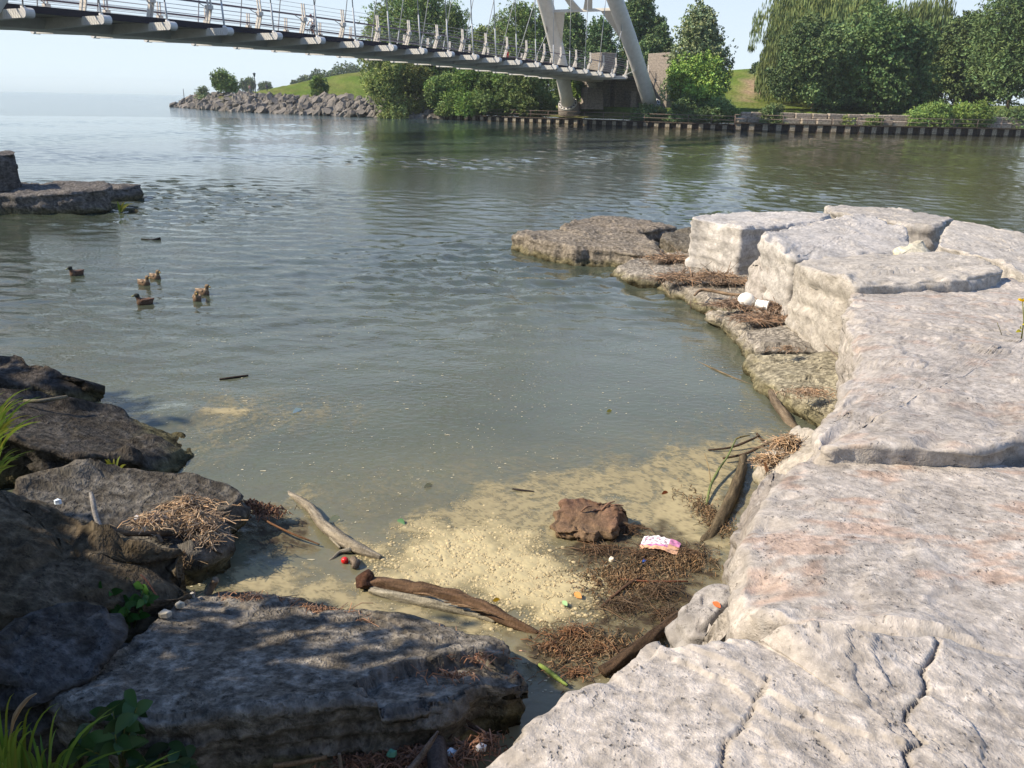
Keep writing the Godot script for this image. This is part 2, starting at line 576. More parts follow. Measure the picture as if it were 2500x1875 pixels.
# a curved leaf or blade of grass
func blade(mb: MB, root: Vector3, tip: Vector3, bend: Vector3, w: float, col: Color, leafy: bool = false) -> void:
	var n := 7
	var side := (tip - root).cross(Vector3(0.3, 0.4, 1.0)).normalized()
	for k in n + 1:
		var t := float(k) / n
		var p := root.lerp(tip, t) + bend * 4.0 * t * (1.0 - t)
		var ww := w * (pow(sin(PI * clampf(t, 0.02, 0.98)), 0.8) if leafy else (1.0 - t * t) * minf(1.0, 0.35 + t * 3.0)) + 0.0004
		var fold := bend.normalized() * ww * 0.25
		mb.vert(p - side * ww - fold * 0.0, col); mb.vert(p + fold * -1.0, col * 1.1); mb.vert(p + side * ww, col)
	var base := mb.v.size() - (n + 1) * 3
	for k in n:
		for s in 2:
			var a := base + k * 3 + s
			mb.tri(a, a + 3, a + 1); mb.tri(a + 1, a + 3, a + 4)

func _ready() -> void:
	# ---- camera, sky, sun, exposure -------------------------------------------------
	var cam := Camera3D.new()
	cam.name = "camera"
	cam.fov = 50.0
	cam.near = 0.05
	cam.far = 40000.0
	cam.position = Vector3(0, 3.6, 0)
	cam.rotation_degrees = Vector3(-18.98, 0, 1.2)
	add_child(cam)
	cam.current = true
	var env := Environment.new()
	env.background_mode = Environment.BG_SKY
	env.tonemap_mode = Environment.TONE_MAPPER_LINEAR
	env.tonemap_exposure = 1.65
	var sky := Sky.new()
	var psm := ProceduralSkyMaterial.new()
	psm.sky_top_color = Color(0.37, 0.50, 0.72)
	psm.sky_horizon_color = Color(0.76, 0.81, 0.83)
	psm.sky_curve = 0.30
	psm.sky_energy_multiplier = 1.0
	psm.ground_bottom_color = Color(0.25, 0.27, 0.26)
	psm.ground_horizon_color = Color(0.70, 0.76, 0.79)
	psm.sun_angle_max = 90.0
	psm.sun_curve = 0.06
	sky.sky_material = psm
	env.sky = sky
	env.sdfgi_enabled = true
	env.ssao_enabled = true
	env.ssil_enabled = true
	env.fog_enabled = true
	env.fog_density = 0.00018
	env.fog_light_color = Color(0.82, 0.87, 0.90)
	var we := WorldEnvironment.new()
	we.name = "world_environment"
	we.environment = env
	add_child(we)
	var sun := DirectionalLight3D.new()
	sun.name = "sun"
	sun.light_color = Color(1.0, 0.935, 0.84)
	sun.light_energy = 1.6
	sun.light_angular_distance = 0.5
	sun.shadow_enabled = true
	add_child(sun)
	sun.look_at_from_position(Vector3.ZERO, -Vector3(-0.73, 0.66, 0.13), Vector3.UP)

	rng.seed = 4242
	nz.seed = 11; nz.frequency = 1.0; nz.fractal_type = FastNoiseLite.FRACTAL_NONE; nz.noise_type = FastNoiseLite.TYPE_SIMPLEX_SMOOTH
	nf.seed = 23; nf.frequency = 1.0; nf.fractal_octaves = 3; nf.noise_type = FastNoiseLite.TYPE_SIMPLEX_SMOOTH

	nc.seed = 31; nc.frequency = 1.0; nc.fractal_type = FastNoiseLite.FRACTAL_NONE; nc.noise_type = FastNoiseLite.TYPE_CELLULAR; nc.cellular_return_type = FastNoiseLite.RETURN_CELL_VALUE

	# ---- materials ------------------------------------------------------------------
	var g_stone := grain(3, 0.016, 0.72, 1.0, 0.8, 1024)
	var g_soft := grain(9, 0.02, 0.62, 0.3, 0.2)
	var g_paint := grain(19, 0.02, 0.84, 0.1, 0.0, 256)
	textured(mat("stone", Color.WHITE, 0.92, 0.25), g_stone, 0.83, 0.9)
	var g_dark := grain(41, 0.02, 0.45, 0.8, 0.3)
	textured(mat("ledge_stone", Color.WHITE, 0.95, 0.2), g_dark, 0.8, 3.0)
	textured(mat("far_stone", Color.WHITE, 0.95, 0.2), g_soft, 0.3, 6.0)
	textured(mat("concrete", Color(0.36, 0.32, 0.28), 0.9, 0.3), g_soft, 0.25, 1.0)
	textured(mat("paint", Color(0.72, 0.71, 0.68), 0.55, 0.4), g_paint, 0.2, 0.2)
	textured(mat("white_paint", Color(0.90, 0.90, 0.88), 0.5, 0.4), g_paint, 0.2, 0.1)
	textured(mat("wood", Color.WHITE, 0.85, 0.3), g_soft, 5.0, 0.7)
	textured(mat("land", Color.WHITE, 1.0, 0.1), g_soft, 0.12, 20.0)
	mat("plain", Color.WHITE, 0.85, 0.3)
	mat("gloss", Color.WHITE, 0.3, 0.5)
	mat("foam", Color.WHITE, 0.75, 0.35)
	M.foam.transparency = BaseMaterial3D.TRANSPARENCY_ALPHA
	mat("bubble", Color.WHITE, 0.45, 0.4)
	mat("leaf", Color.WHITE, 0.6, 0.3)
	M.leaf.backlight_enabled = true
	M.leaf.backlight = Color(0.35, 0.42, 0.12)
	mat("near_leaf", Color.WHITE, 0.5, 0.35)
	M.near_leaf.backlight_enabled = true
	M.near_leaf.backlight = Color(0.5, 0.6, 0.15)
	M["clumps"] = [leaf_clump(0), leaf_clump(1), leaf_clump(2)]
	var sm := MB.new()
	sm.tube([Vector3(-0.5, 0, 0), Vector3(-0.1, 0.02, 0.01), Vector3(0.5, 0, 0)], [0.0028, 0.003, 0.002], 5)
	M["stem_mesh"] = sm.mesh(M.plain)
	var wm := mat("water", Color.WHITE, 0.02, 0.38)
	wm.transparency = BaseMaterial3D.TRANSPARENCY_ALPHA
	var rip := FastNoiseLite.new()
	rip.seed = 5; rip.frequency = 0.02; rip.fractal_octaves = 3
	var rip_img := rip.get_seamless_image(512, 512)
	rip_img.convert(Image.FORMAT_L8)
	var rip_tex := ImageTexture.create_from_image(rip_img)
	wm.heightmap_enabled = true
	wm.heightmap_texture = rip_tex
	wm.heightmap_scale = 0.35
	wm.uv1_triplanar = true; wm.uv1_world_triplanar = true
	wm.uv1_scale = Vector3(0.55, 0.55, 0.9)
	var wf := mat("open_water", Color.WHITE, 0.06, 0.30)
	wf.heightmap_enabled = true
	wf.heightmap_texture = rip_tex
	wf.heightmap_scale = 5.0
	wf.uv1_triplanar = true; wf.uv1_world_triplanar = true
	wf.uv1_scale = Vector3(0.09, 0.09, 0.16)

	build_water()
	build_ground()
	build_near_stones()
	build_cove_clutter()
	build_far_bank()
	build_bridge()
	build_trees()
	build_people()
	build_ducks()
	build_plants()

# ---------------------------------------------------------------------------------
func wave(x: float, z: float) -> float:
	var r := Vector2(x, z + 1.0).length()
	# the cove is sheltered by the stones on the right, the swell comes in from the left
	var open := smoothstep(9.0, 18.0, r - x * 0.5)
	var a := lerpf(0.0016, 0.056, open) * (1.0 - 0.40 * smoothstep(18.0, 46.0, r)) * (0.75 + 0.9 * nz.get_noise_2d(x * 0.045 + 7.0, z * 0.07))
	var h := nz.get_noise_2d(x * 0.65 + z * 0.10, z * 1.4) * a * 0.95
	h += nz.get_noise_2d(x * 1.6 - z * 0.25 + 50.0, z * 3.1 + x * 0.2) * a * 0.62
	h += nz.get_noise_2d(x * 3.6 + 9.0, z * 5.6 - x * 0.7) * a * 0.26
	h += sin((x * -0.35 + z * 1.0) * 2.3 + nz.get_noise_2d(x * 0.3, z * 0.3) * 5.0) * a * 0.22
	# a small surge that breaks on the slab at the left
	var q := Vector2(x - (-4.007), z - (-9.026))
	h += 0.035 * exp(-q.length_squared() / 0.22) + 0.012 * sin(q.length() * 9.0) * exp(-q.length_squared() / 1.2)
	return h

func build_water() -> void:
	var mb := MB.new()
	var silt := Color(0.148, 0.138, 0.086)
	var green := Color(0.082, 0.092, 0.066)
	var deep := Color(0.040, 0.050, 0.036)
	var na := 400
	var rs: Array[float] = [0.9]
	while rs[-1] < 150.0: rs.append(rs[-1] * 1.0075 + 0.002)
	for r in rs:
		for k in na + 1:
			var a := lerpf(-1.0, 1.0, float(k) / na)
			var x := sin(a) * r
			var z := -cos(a) * r
			var t := smoothstep(4.5, 9.5, r - x * 0.2)
			var c := silt.lerp(green, t).lerp(deep, smoothstep(9.0, 22.0, r - x * 0.35)).lerp(Color(0.045, 0.075, 0.08), smoothstep(35.0, 110.0, r))
			c = c.lerp(Color(0.088, 0.080, 0.042), smoothstep(4.0, 26.0, x + r * 0.05) * smoothstep(14.0, 40.0, r) * 0.8)
			var g := 1.0 + 0.16 * nf.get_noise_2d(x * 0.35, z * 0.6)
			c = Color(c.r * g, c.g * g, c.b * g)
			c.a = lerpf(0.80, 1.0, smoothstep(3.5, 16.0, r))
			var fade := 1.0 - 0.5 * smoothstep(110.0, 148.0, r)
			mb.vert(Vector3(x, wave(x, z) * fade, z), c)
	for j in rs.size() - 1:
		for k in na:
			var a := j * (na + 1) + k
			var b := a + na + 1
			mb.tri(a, a + 1, b); mb.tri(a + 1, b + 1, b)
	var w := obj("water", mb.mesh(M.water, true))
	tag(w, "murky green water of the sheltered cove", "water", "", "structure")
	var lk := MB.new()
	var prev := -1
	var rr := [rs[-1], 160.0, 220.0, 320.0, 500.0, 900.0, 1600.0, 2600.0]
	for r in rr:
		for k in 61:
			var a := lerpf(-1.0, 1.0, k / 60.0)
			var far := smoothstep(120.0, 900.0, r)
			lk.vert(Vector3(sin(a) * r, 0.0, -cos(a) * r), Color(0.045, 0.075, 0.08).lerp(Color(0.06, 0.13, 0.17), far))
	for j in rr.size() - 1:
		for k in 60:
			var a := j * 61 + k
			lk.tri(a, a + 1, a + 61); lk.tri(a + 1, a + 62, a + 61)
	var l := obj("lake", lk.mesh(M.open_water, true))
	tag(l, "open lake water running out to the horizon", "lake", "", "structure")

func ground_y(x: float, z: float) -> float:
	var y := -0.45 - 0.25 * smoothstep(-5.0, -14.0, z)
	y = lerpf(y, -3.0, smoothstep(-14.0, -40.0, z))
	# bank rising to the left and behind the viewer
	var left := smoothstep(-2.6, -5.2, x - (z + 3.0) * 0.5)
	var back := smoothstep(-2.6, -0.8, z)
	var l := maxf(left * smoothstep(-12.0, -6.0, z), back * smoothstep(0.6, -2.2, x))
	y = lerpf(y, 0.16 + 0.5 * smoothstep(-6.0, -10.0, x), l)
	var rb := smoothstep(-1.6, 0.0, z) * smoothstep(-0.5, 1.0, x)
	y = lerpf(y, 0.3, rb)
	return y + nf.get_noise_2d(x * 1.3, z * 1.3) * 0.08

func build_ground() -> void:
	var mb := MB.new()
	var nx := 150
	var nzz := 150
	for k in nzz + 1:
		for j in nx + 1:
			var x := lerpf(-16.0, 14.0, float(j) / nx)
			var z := lerpf(4.0, -36.0, pow(float(k) / nzz, 1.4))
			var y := ground_y(x, z)
			var c := Color(0.12, 0.10, 0.06).lerp(Color(0.055, 0.042, 0.026), smoothstep(-0.2, 0.4, y))
			var g := 1.0 + 0.3 * nf.get_noise_2d(x * 5.0, z * 5.0)
			mb.vert(Vector3(x, y, z), Color(c.r * g, c.g * g, c.b * g))
	for k in nzz:
		for j in nx:
			var a := k * (nx + 1) + j
			mb.tri(a, a + nx + 1, a + 1); mb.tri(a + 1, a + nx + 1, a + nx + 2)
	var o := obj("ground", mb.mesh(M.ledge_stone, true))
	tag(o, "silty bed of the cove and dark soil of the near bank", "ground", "", "structure")

# ---- stones round the cove -------------------------------------------------------
func build_near_stones() -> void:
	var pale := Color(0.49, 0.455, 0.415)
	var grey := Color(0.53, 0.485, 0.41)
	var dark := Color(0.21, 0.195, 0.165)
	var g_pale := "pale limestone blocks piled on the right bank"
	var g_ledge := "weathered flat ledges along the waterline on the right"
	var g_left := "dark shaded stones on the left bank"
	# the foreground block under the viewer
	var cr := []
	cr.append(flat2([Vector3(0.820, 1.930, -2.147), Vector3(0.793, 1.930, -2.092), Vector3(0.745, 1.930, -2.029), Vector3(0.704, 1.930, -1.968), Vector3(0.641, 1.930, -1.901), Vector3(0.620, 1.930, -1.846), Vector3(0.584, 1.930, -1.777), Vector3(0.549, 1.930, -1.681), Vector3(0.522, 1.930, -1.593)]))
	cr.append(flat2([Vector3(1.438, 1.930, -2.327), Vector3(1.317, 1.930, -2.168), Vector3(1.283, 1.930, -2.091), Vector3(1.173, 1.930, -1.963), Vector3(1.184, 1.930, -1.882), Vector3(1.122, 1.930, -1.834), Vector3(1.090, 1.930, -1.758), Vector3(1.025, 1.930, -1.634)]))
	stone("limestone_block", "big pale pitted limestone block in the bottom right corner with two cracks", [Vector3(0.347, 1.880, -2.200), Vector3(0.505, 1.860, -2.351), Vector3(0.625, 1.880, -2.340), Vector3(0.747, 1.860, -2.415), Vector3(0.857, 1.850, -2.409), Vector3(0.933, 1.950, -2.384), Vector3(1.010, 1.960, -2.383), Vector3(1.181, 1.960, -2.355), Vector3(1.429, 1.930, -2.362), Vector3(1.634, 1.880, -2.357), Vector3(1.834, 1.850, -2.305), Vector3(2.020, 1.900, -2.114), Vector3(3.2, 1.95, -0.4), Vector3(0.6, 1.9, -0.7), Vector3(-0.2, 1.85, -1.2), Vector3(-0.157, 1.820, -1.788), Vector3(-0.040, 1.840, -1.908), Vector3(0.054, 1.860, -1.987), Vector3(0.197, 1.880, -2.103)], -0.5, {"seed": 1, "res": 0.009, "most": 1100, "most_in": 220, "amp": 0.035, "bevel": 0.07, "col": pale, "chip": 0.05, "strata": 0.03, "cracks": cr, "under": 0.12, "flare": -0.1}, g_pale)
	stone("limestone_block", "large pale limestone slab with orange stains, second from the bottom on the right", [Vector3(1.673, 1.620, -4.458), Vector3(1.568, 1.620, -4.268), Vector3(1.448, 1.620, -4.057), Vector3(1.290, 1.620, -3.815), Vector3(1.152, 1.640, -3.503), Vector3(1.064, 1.660, -3.244), Vector3(0.989, 1.660, -3.062), Vector3(0.942, 1.660, -2.922), Vector3(1.002, 1.700, -2.811), Vector3(1.313, 1.760, -2.639), Vector3(1.569, 1.760, -2.591), Vector3(1.855, 1.720, -2.473), Vector3(2.104, 1.720, -2.381), Vector3(4.6, 1.74, -2.0), Vector3(4.6, 1.70, -3.7), Vector3(3.048, 1.620, -4.487), Vector3(2.857, 1.620, -4.551), Vector3(2.520, 1.640, -4.612), Vector3(2.107, 1.640, -4.633), Vector3(1.831, 1.640, -4.569)], -0.5, {"seed": 2, "res": 0.03, "most": 420, "amp": 0.035, "bevel": 0.09, "col": pale, "rust": 0.45, "rust_at": 0.02, "flare": 0.12, "chip": 0.06}, g_pale)
	stone("limestone_block", "longest pale limestone slab on the right, sloping away with a dark broken front edge", [Vector3(4.816, 1.220, -11.484), Vector3(4.184, 1.260, -10.093), Vector3(3.585, 1.340, -8.454), Vector3(3.132, 1.420, -7.182), Vector3(2.552, 1.520, -5.987), Vector3(2.117, 1.620, -5.129), Vector3(1.751, 1.720, -4.430), Vector3(1.958, 1.760, -4.375), Vector3(2.374, 1.780, -4.377), Vector3(2.607, 1.760, -4.342), Vector3(2.766, 1.740, -4.331), Vector3(3.126, 1.740, -4.581), Vector3(5.2, 1.7, -4.6), Vector3(8.4, 1.3, -8.8), Vector3(7.673, 1.200, -11.732), Vector3(7.449, 1.200, -12.294), Vector3(6.171, 1.200, -12.232), Vector3(5.530, 1.200, -12.032)], -0.5, {"seed": 3, "res": 0.045, "most": 420, "amp": 0.045, "bevel": 0.07, "col": pale, "rust": 0.3, "rust_at": -0.06, "flare": -0.06, "chip": 0.1}, g_pale)
	# blocks stacked beyond it
	stone("limestone_block", "white limestone cube at the left end of the pale row, beside the flat ledges", [Vector3(3.678, 1.330, -17.700), Vector3(4.220, 1.283, -18.600), Vector3(5.222, 1.228, -19.600), Vector3(6.662, 1.204, -20.200), Vector3(7.451, 1.199, -19.600), Vector3(6.341, 1.168, -18.200), Vector3(5.469, 1.220, -17.300), Vector3(4.538, 1.292, -16.600), Vector3(4.127, 1.273, -17.400)], -0.3, {"seed": 4, "col": Color(0.60, 0.575, 0.54), "amp": 0.04, "bevel": 0.07, "flare": 0.03, "chip": 0.06}, g_pale)
	stone("limestone_block", "pale block with a rough broken top, between the white cube and the stepped block", [Vector3(4.203, 1.522, -14.200), Vector3(5.600, 1.435, -16.200), Vector3(7.347, 1.409, -18.200), Vector3(7.722, 1.397, -18.200), Vector3(7.985, 1.325, -17.000), Vector3(6.973, 1.176, -14.600), Vector3(6.088, 1.218, -13.900), Vector3(5.197, 1.259, -13.400), Vector3(4.394, 1.333, -12.900)], -0.3, {"seed": 5, "col": Color(0.57, 0.545, 0.51), "amp": 0.05, "bevel": 0.08, "flare": 0.04, "chip": 0.16, "strata": 0.04}, g_pale)
	stone("limestone_wedge", "small rounded pale stone wedged upright beside the rough topped block", [Vector3(4.085, 0.973, -14.300), Vector3(4.289, 1.164, -14.300), Vector3(4.359, 1.168, -13.800), Vector3(4.390, 0.816, -13.600), Vector3(4.157, 0.769, -13.800)], -0.1, {"seed": 6, "col": pale, "amp": 0.05, "bevel": 0.16, "flare": 0.05}, g_pale)
	stone("limestone_block", "pale block with a tan left face and stepped front, behind the longest slab", [Vector3(4.203, 1.365, -12.400), Vector3(5.020, 1.314, -13.200), Vector3(6.278, 1.279, -13.800), Vector3(7.283, 1.339, -13.800), Vector3(7.410, 1.372, -13.200), Vector3(7.225, 1.435, -12.000), Vector3(6.314, 1.427, -11.400), Vector3(5.343, 1.417, -11.100), Vector3(4.579, 1.410, -10.900), Vector3(4.478, 1.424, -11.100)], -0.3, {"seed": 7, "col": Color(0.54, 0.505, 0.45), "amp": 0.035, "bevel": 0.07, "flare": 0.0, "chip": 0.1, "carves": [[flat2([Vector3(4.450, 1.397, -10.800), Vector3(4.744, 1.433, -11.500), Vector3(6.582, 1.406, -12.300), Vector3(7.704, 1.440, -12.700), Vector3(6.962, 1.547, -11.000), Vector3(5.317, 1.431, -10.500)]), 0.05]]}, g_pale)
	stone("limestone_block", "long grey slab farthest back in the pale row, against the water", [Vector3(7.966, 1.078, -21.600), Vector3(8.392, 1.086, -22.600), Vector3(9.886, 1.128, -22.200), Vector3(10.749, 1.103, -20.600), Vector3(9.742, 1.095, -19.000), Vector3(9.410, 1.116, -18.800), Vector3(8.842, 1.107, -19.000), Vector3(8.497, 1.120, -20.200)], -0.4, {"seed": 8, "col": Color(0.47, 0.445, 0.41), "amp": 0.05, "bevel": 0.1, "chip": 0.1}, g_pale)
	stone("limestone_slab", "tilted cream slab at the right edge, leaning against the back slab", [Vector3(9.744, 1.305, -18.600), Vector3(10.403, 1.253, -17.000), Vector3(11.168, 1.113, -16.400), Vector3(8.650, 0.873, -12.400), Vector3(8.040, 1.205, -13.200), Vector3(8.146, 1.217, -13.800), Vector3(7.803, 1.233, -15.200), Vector3(8.635, 1.274, -16.800)], -0.3, {"seed": 9, "col": Color(0.54, 0.51, 0.465), "amp": 0.04, "bevel": 0.06, "chip": 0.05}, g_pale)
	stone("limestone_cobble", "small lumpy cream stone lying in the hollow between the pale blocks", [Vector3(6.421, 1.357, -14.000), Vector3(6.741, 1.472, -14.200), Vector3(7.047, 1.487, -14.300), Vector3(7.147, 1.340, -14.000), Vector3(6.919, 1.295, -13.700), Vector3(6.381, 1.283, -13.700)], 0.6, {"seed": 10, "col": Color(0.66, 0.62, 0.49), "amp": 0.05, "bevel": 0.14, "res": 0.04, "wet": 0.0, "dome": 0.05}, g_pale)
	# rubble below the slabs
	stone("limestone_rubble", "small grey white stone standing in the debris at the foot of the stained slab", [Vector3(1.070, 0.620, -4.352), Vector3(1.172, 0.660, -4.496), Vector3(1.339, 0.700, -4.587), Vector3(1.414, 0.720, -4.517), Vector3(1.336, 0.700, -4.351), Vector3(1.172, 0.620, -4.159), Vector3(1.094, 0.600, -4.148)], -0.5, {"seed": 11, "res": 0.03, "col": Color(0.40, 0.38, 0.36), "amp": 0.04, "bevel": 0.06, "flare": 0.02, "chip": 0.08}, g_pale)
	stone("limestone_rubble", "sloping pale wedge between the small debris stone and the stained slab", [Vector3(1.059, 0.800, -3.807), Vector3(1.126, 1.050, -3.723), Vector3(1.153, 1.250, -3.569), Vector3(1.183, 1.300, -3.440), Vector3(1.150, 1.200, -3.251), Vector3(1.140, 0.900, -3.576)], -0.5, {"seed": 12, "res": 0.03, "col": pale, "amp": 0.03, "bevel": 0.05, "flare": 0.1}, g_pale)
	stone("limestone_rubble", "grey cracked stone under the left edge of the stained slab, next to the sunken log", [Vector3(1.763, 0.500, -5.695), Vector3(1.906, 0.580, -5.974), Vector3(2.077, 0.640, -6.242), Vector3(2.224, 0.680, -6.363), Vector3(2.233, 0.800, -6.002), Vector3(1.833, 0.900, -4.909), Vector3(1.597, 0.800, -4.685), Vector3(1.660, 0.550, -5.226)], -0.5, {"seed": 13, "res": 0.03, "col": Color(0.33, 0.30, 0.27), "amp": 0.05, "bevel": 0.08, "flare": 0.05, "chip": 0.1}, g_pale)
	stone("limestone_rubble", "low grey stone carrying brown straw beside the corner of the longest slab", [Vector3(2.432, 0.300, -7.378), Vector3(2.672, 0.340, -7.781), Vector3(3.016, 0.450, -7.982), Vector3(3.014, 0.700, -7.268), Vector3(2.590, 0.700, -6.412), Vector3(2.410, 0.500, -6.642)], -0.5, {"seed": 14, "res": 0.04, "col": grey, "amp": 0.04, "bevel": 0.08}, g_pale)
	# flat ledges
	var lg := {"mat": "ledge_stone", "amp": 0.05, "bevel": 0.09, "flare": 0.12, "strata": 0.06, "chip": 0.06, "soil": 0.12}
	var ledges := [
		["nearest flat ledge at the waterline, mossy yellow and broad, touching the longest slab", [Vector3(3.373, 0.180, -11.248), Vector3(3.427, 0.260, -11.261), Vector3(3.804, 0.320, -11.157), Vector3(4.693, 0.360, -11.022), Vector3(4.163, 0.360, -9.338), Vector3(3.688, 0.300, -8.845), Vector3(3.610, 0.220, -9.142), Vector3(3.399, 0.200, -9.773), Vector3(3.310, 0.140, -10.751)], grey.lerp(Color(0.52, 0.48, 0.30), 0.5)],
		["flat ledge with a dark undercut front, second along the waterline from the longest slab", [Vector3(3.416, 0.180, -14.029), Vector3(3.613, 0.280, -13.742), Vector3(4.214, 0.340, -13.488), Vector3(4.632, 0.360, -12.919), Vector3(4.803, 0.360, -11.397), Vector3(4.630, 0.340, -11.334), Vector3(3.543, 0.300, -11.436), Vector3(3.530, 0.200, -12.739)], Color(0.55, 0.505, 0.43)],
		["ledge strewn with brown reed stems below the white cube, carrying a long pale stick", [Vector3(2.955, 0.160, -16.559), Vector3(3.181, 0.240, -16.704), Vector3(3.918, 0.340, -16.908), Vector3(4.818, 0.340, -16.340), Vector3(4.874, 0.340, -14.691), Vector3(4.607, 0.340, -13.554), Vector3(3.989, 0.260, -14.091), Vector3(3.553, 0.200, -14.582), Vector3(3.364, 0.160, -15.297)], Color(0.48, 0.435, 0.365)],
		["rounded ledge just left of the white cube's foot", [Vector3(2.180, 0.140, -17.994), Vector3(2.460, 0.260, -18.264), Vector3(3.045, 0.320, -18.751), Vector3(4.165, 0.320, -19.065), Vector3(4.108, 0.320, -17.330), Vector3(3.779, 0.280, -16.902), Vector3(2.975, 0.220, -16.828), Vector3(2.337, 0.160, -17.055)], grey],
		["broad flat ledge standing out farthest into the water, with vertical cracks in its front", [Vector3(-0.046, 0.400, -21.210), Vector3(0.254, 0.440, -21.705), Vector3(1.251, 0.460, -21.546), Vector3(2.933, 0.480, -21.169), Vector3(3.322, 0.460, -20.520), Vector3(3.430, 0.440, -19.217), Vector3(3.230, 0.420, -18.506), Vector3(2.710, 0.380, -18.493), Vector3(2.155, 0.380, -18.971), Vector3(1.663, 0.380, -19.099), Vector3(1.349, 0.380, -19.060), Vector3(0.641, 0.380, -19.823)], Color(0.42, 0.37, 0.30)],
		["flat brown ledge lying behind the farthest standing ledge", [Vector3(1.230, 0.520, -22.136), Vector3(2.157, 0.550, -23.635), Vector3(2.988, 0.560, -23.790), Vector3(4.241, 0.550, -22.367), Vector3(4.282, 0.540, -21.843), Vector3(3.877, 0.540, -21.536), Vector3(3.046, 0.500, -21.051), Vector3(1.271, 0.500, -21.277)], Color(0.40, 0.35, 0.285)],
		["small dark ledge block with a green foot between the flat ledges and the white cube", [Vector3(3.782, 0.400, -21.115), Vector3(4.017, 0.460, -21.612), Vector3(4.592, 0.500, -22.165), Vector3(4.875, 0.500, -21.463), Vector3(4.427, 0.420, -19.331), Vector3(4.009, 0.360, -20.033), Vector3(3.738, 0.360, -20.625)], Color(0.27, 0.245, 0.2)]]
	for k in ledges.size():
		var o := lg.duplicate()
		o["seed"] = 20 + k
		o["col"] = ledges[k][2]
		if k == 1: o["under"] = 0.1
		stone("rock_ledge", ledges[k][0], ledges[k][1], -0.5, o, g_ledge, "rock ledge")
	# left bank
	var lf := {"mat": "ledge_stone", "amp": 0.034, "bevel": 0.045, "flare": 0.02, "strata": 0.10, "chip": 0.05, "soil": 0.35}
	var step := flat2([Vector3(-0.862, 0.450, -3.925), Vector3(-0.721, 0.420, -4.058), Vector3(-0.543, 0.400, -4.176), Vector3(-0.414, 0.400, -4.242), Vector3(-0.380, 0.400, -4.307), Vector3(-0.129, 0.340, -4.378), Vector3(0.251, 0.340, -4.372), Vector3(0.227, 0.450, -3.735), Vector3(-0.327, 0.500, -3.623), Vector3(-0.730, 0.500, -3.646), Vector3(-0.820, 0.500, -3.793)])
	var o4 := lf.duplicate()
	o4.merge({"seed": 30, "col": Color(0.35, 0.32, 0.27), "res": 0.02, "most": 520, "most_in": 120, "strata": 0.045, "carves": [[step, 0.11]], "under": 0.05, "chip": 0.06, "amp": 0.03}, true)
	stone("shore_slab", "large flat dark slab at the bottom left with a broken step and a sheer black front face", [Vector3(-2.229, 0.220, -5.037), Vector3(-2.291, 0.300, -4.803), Vector3(-2.318, 0.360, -4.547), Vector3(-2.328, 0.420, -4.283), Vector3(-2.401, 0.460, -4.032), Vector3(-2.396, 0.500, -3.809), Vector3(-2.483, 0.520, -3.613), Vector3(-2.156, 0.550, -3.502), Vector3(-1.787, 0.560, -3.433), Vector3(-1.583, 0.560, -3.460), Vector3(-1.338, 0.560, -3.522), Vector3(-1.034, 0.540, -3.619), Vector3(-0.806, 0.540, -3.647), Vector3(-0.631, 0.520, -3.673), Vector3(-0.470, 0.500, -3.758), Vector3(-0.315, 0.480, -3.783), Vector3(-0.155, 0.440, -3.952), Vector3(0.001, 0.420, -3.945), Vector3(0.146, 0.360, -4.053), Vector3(0.099, 0.320, -4.208), Vector3(0.010, 0.280, -4.356), Vector3(0.039, 0.220, -4.554), Vector3(-0.074, 0.160, -4.742), Vector3(-0.483, 0.120, -4.862), Vector3(-0.667, 0.120, -4.969), Vector3(-1.182, 0.120, -5.086), Vector3(-1.497, 0.130, -5.147), Vector3(-1.910, 0.150, -5.178), Vector3(-2.120, 0.180, -5.149)], -0.5, o4, g_left)
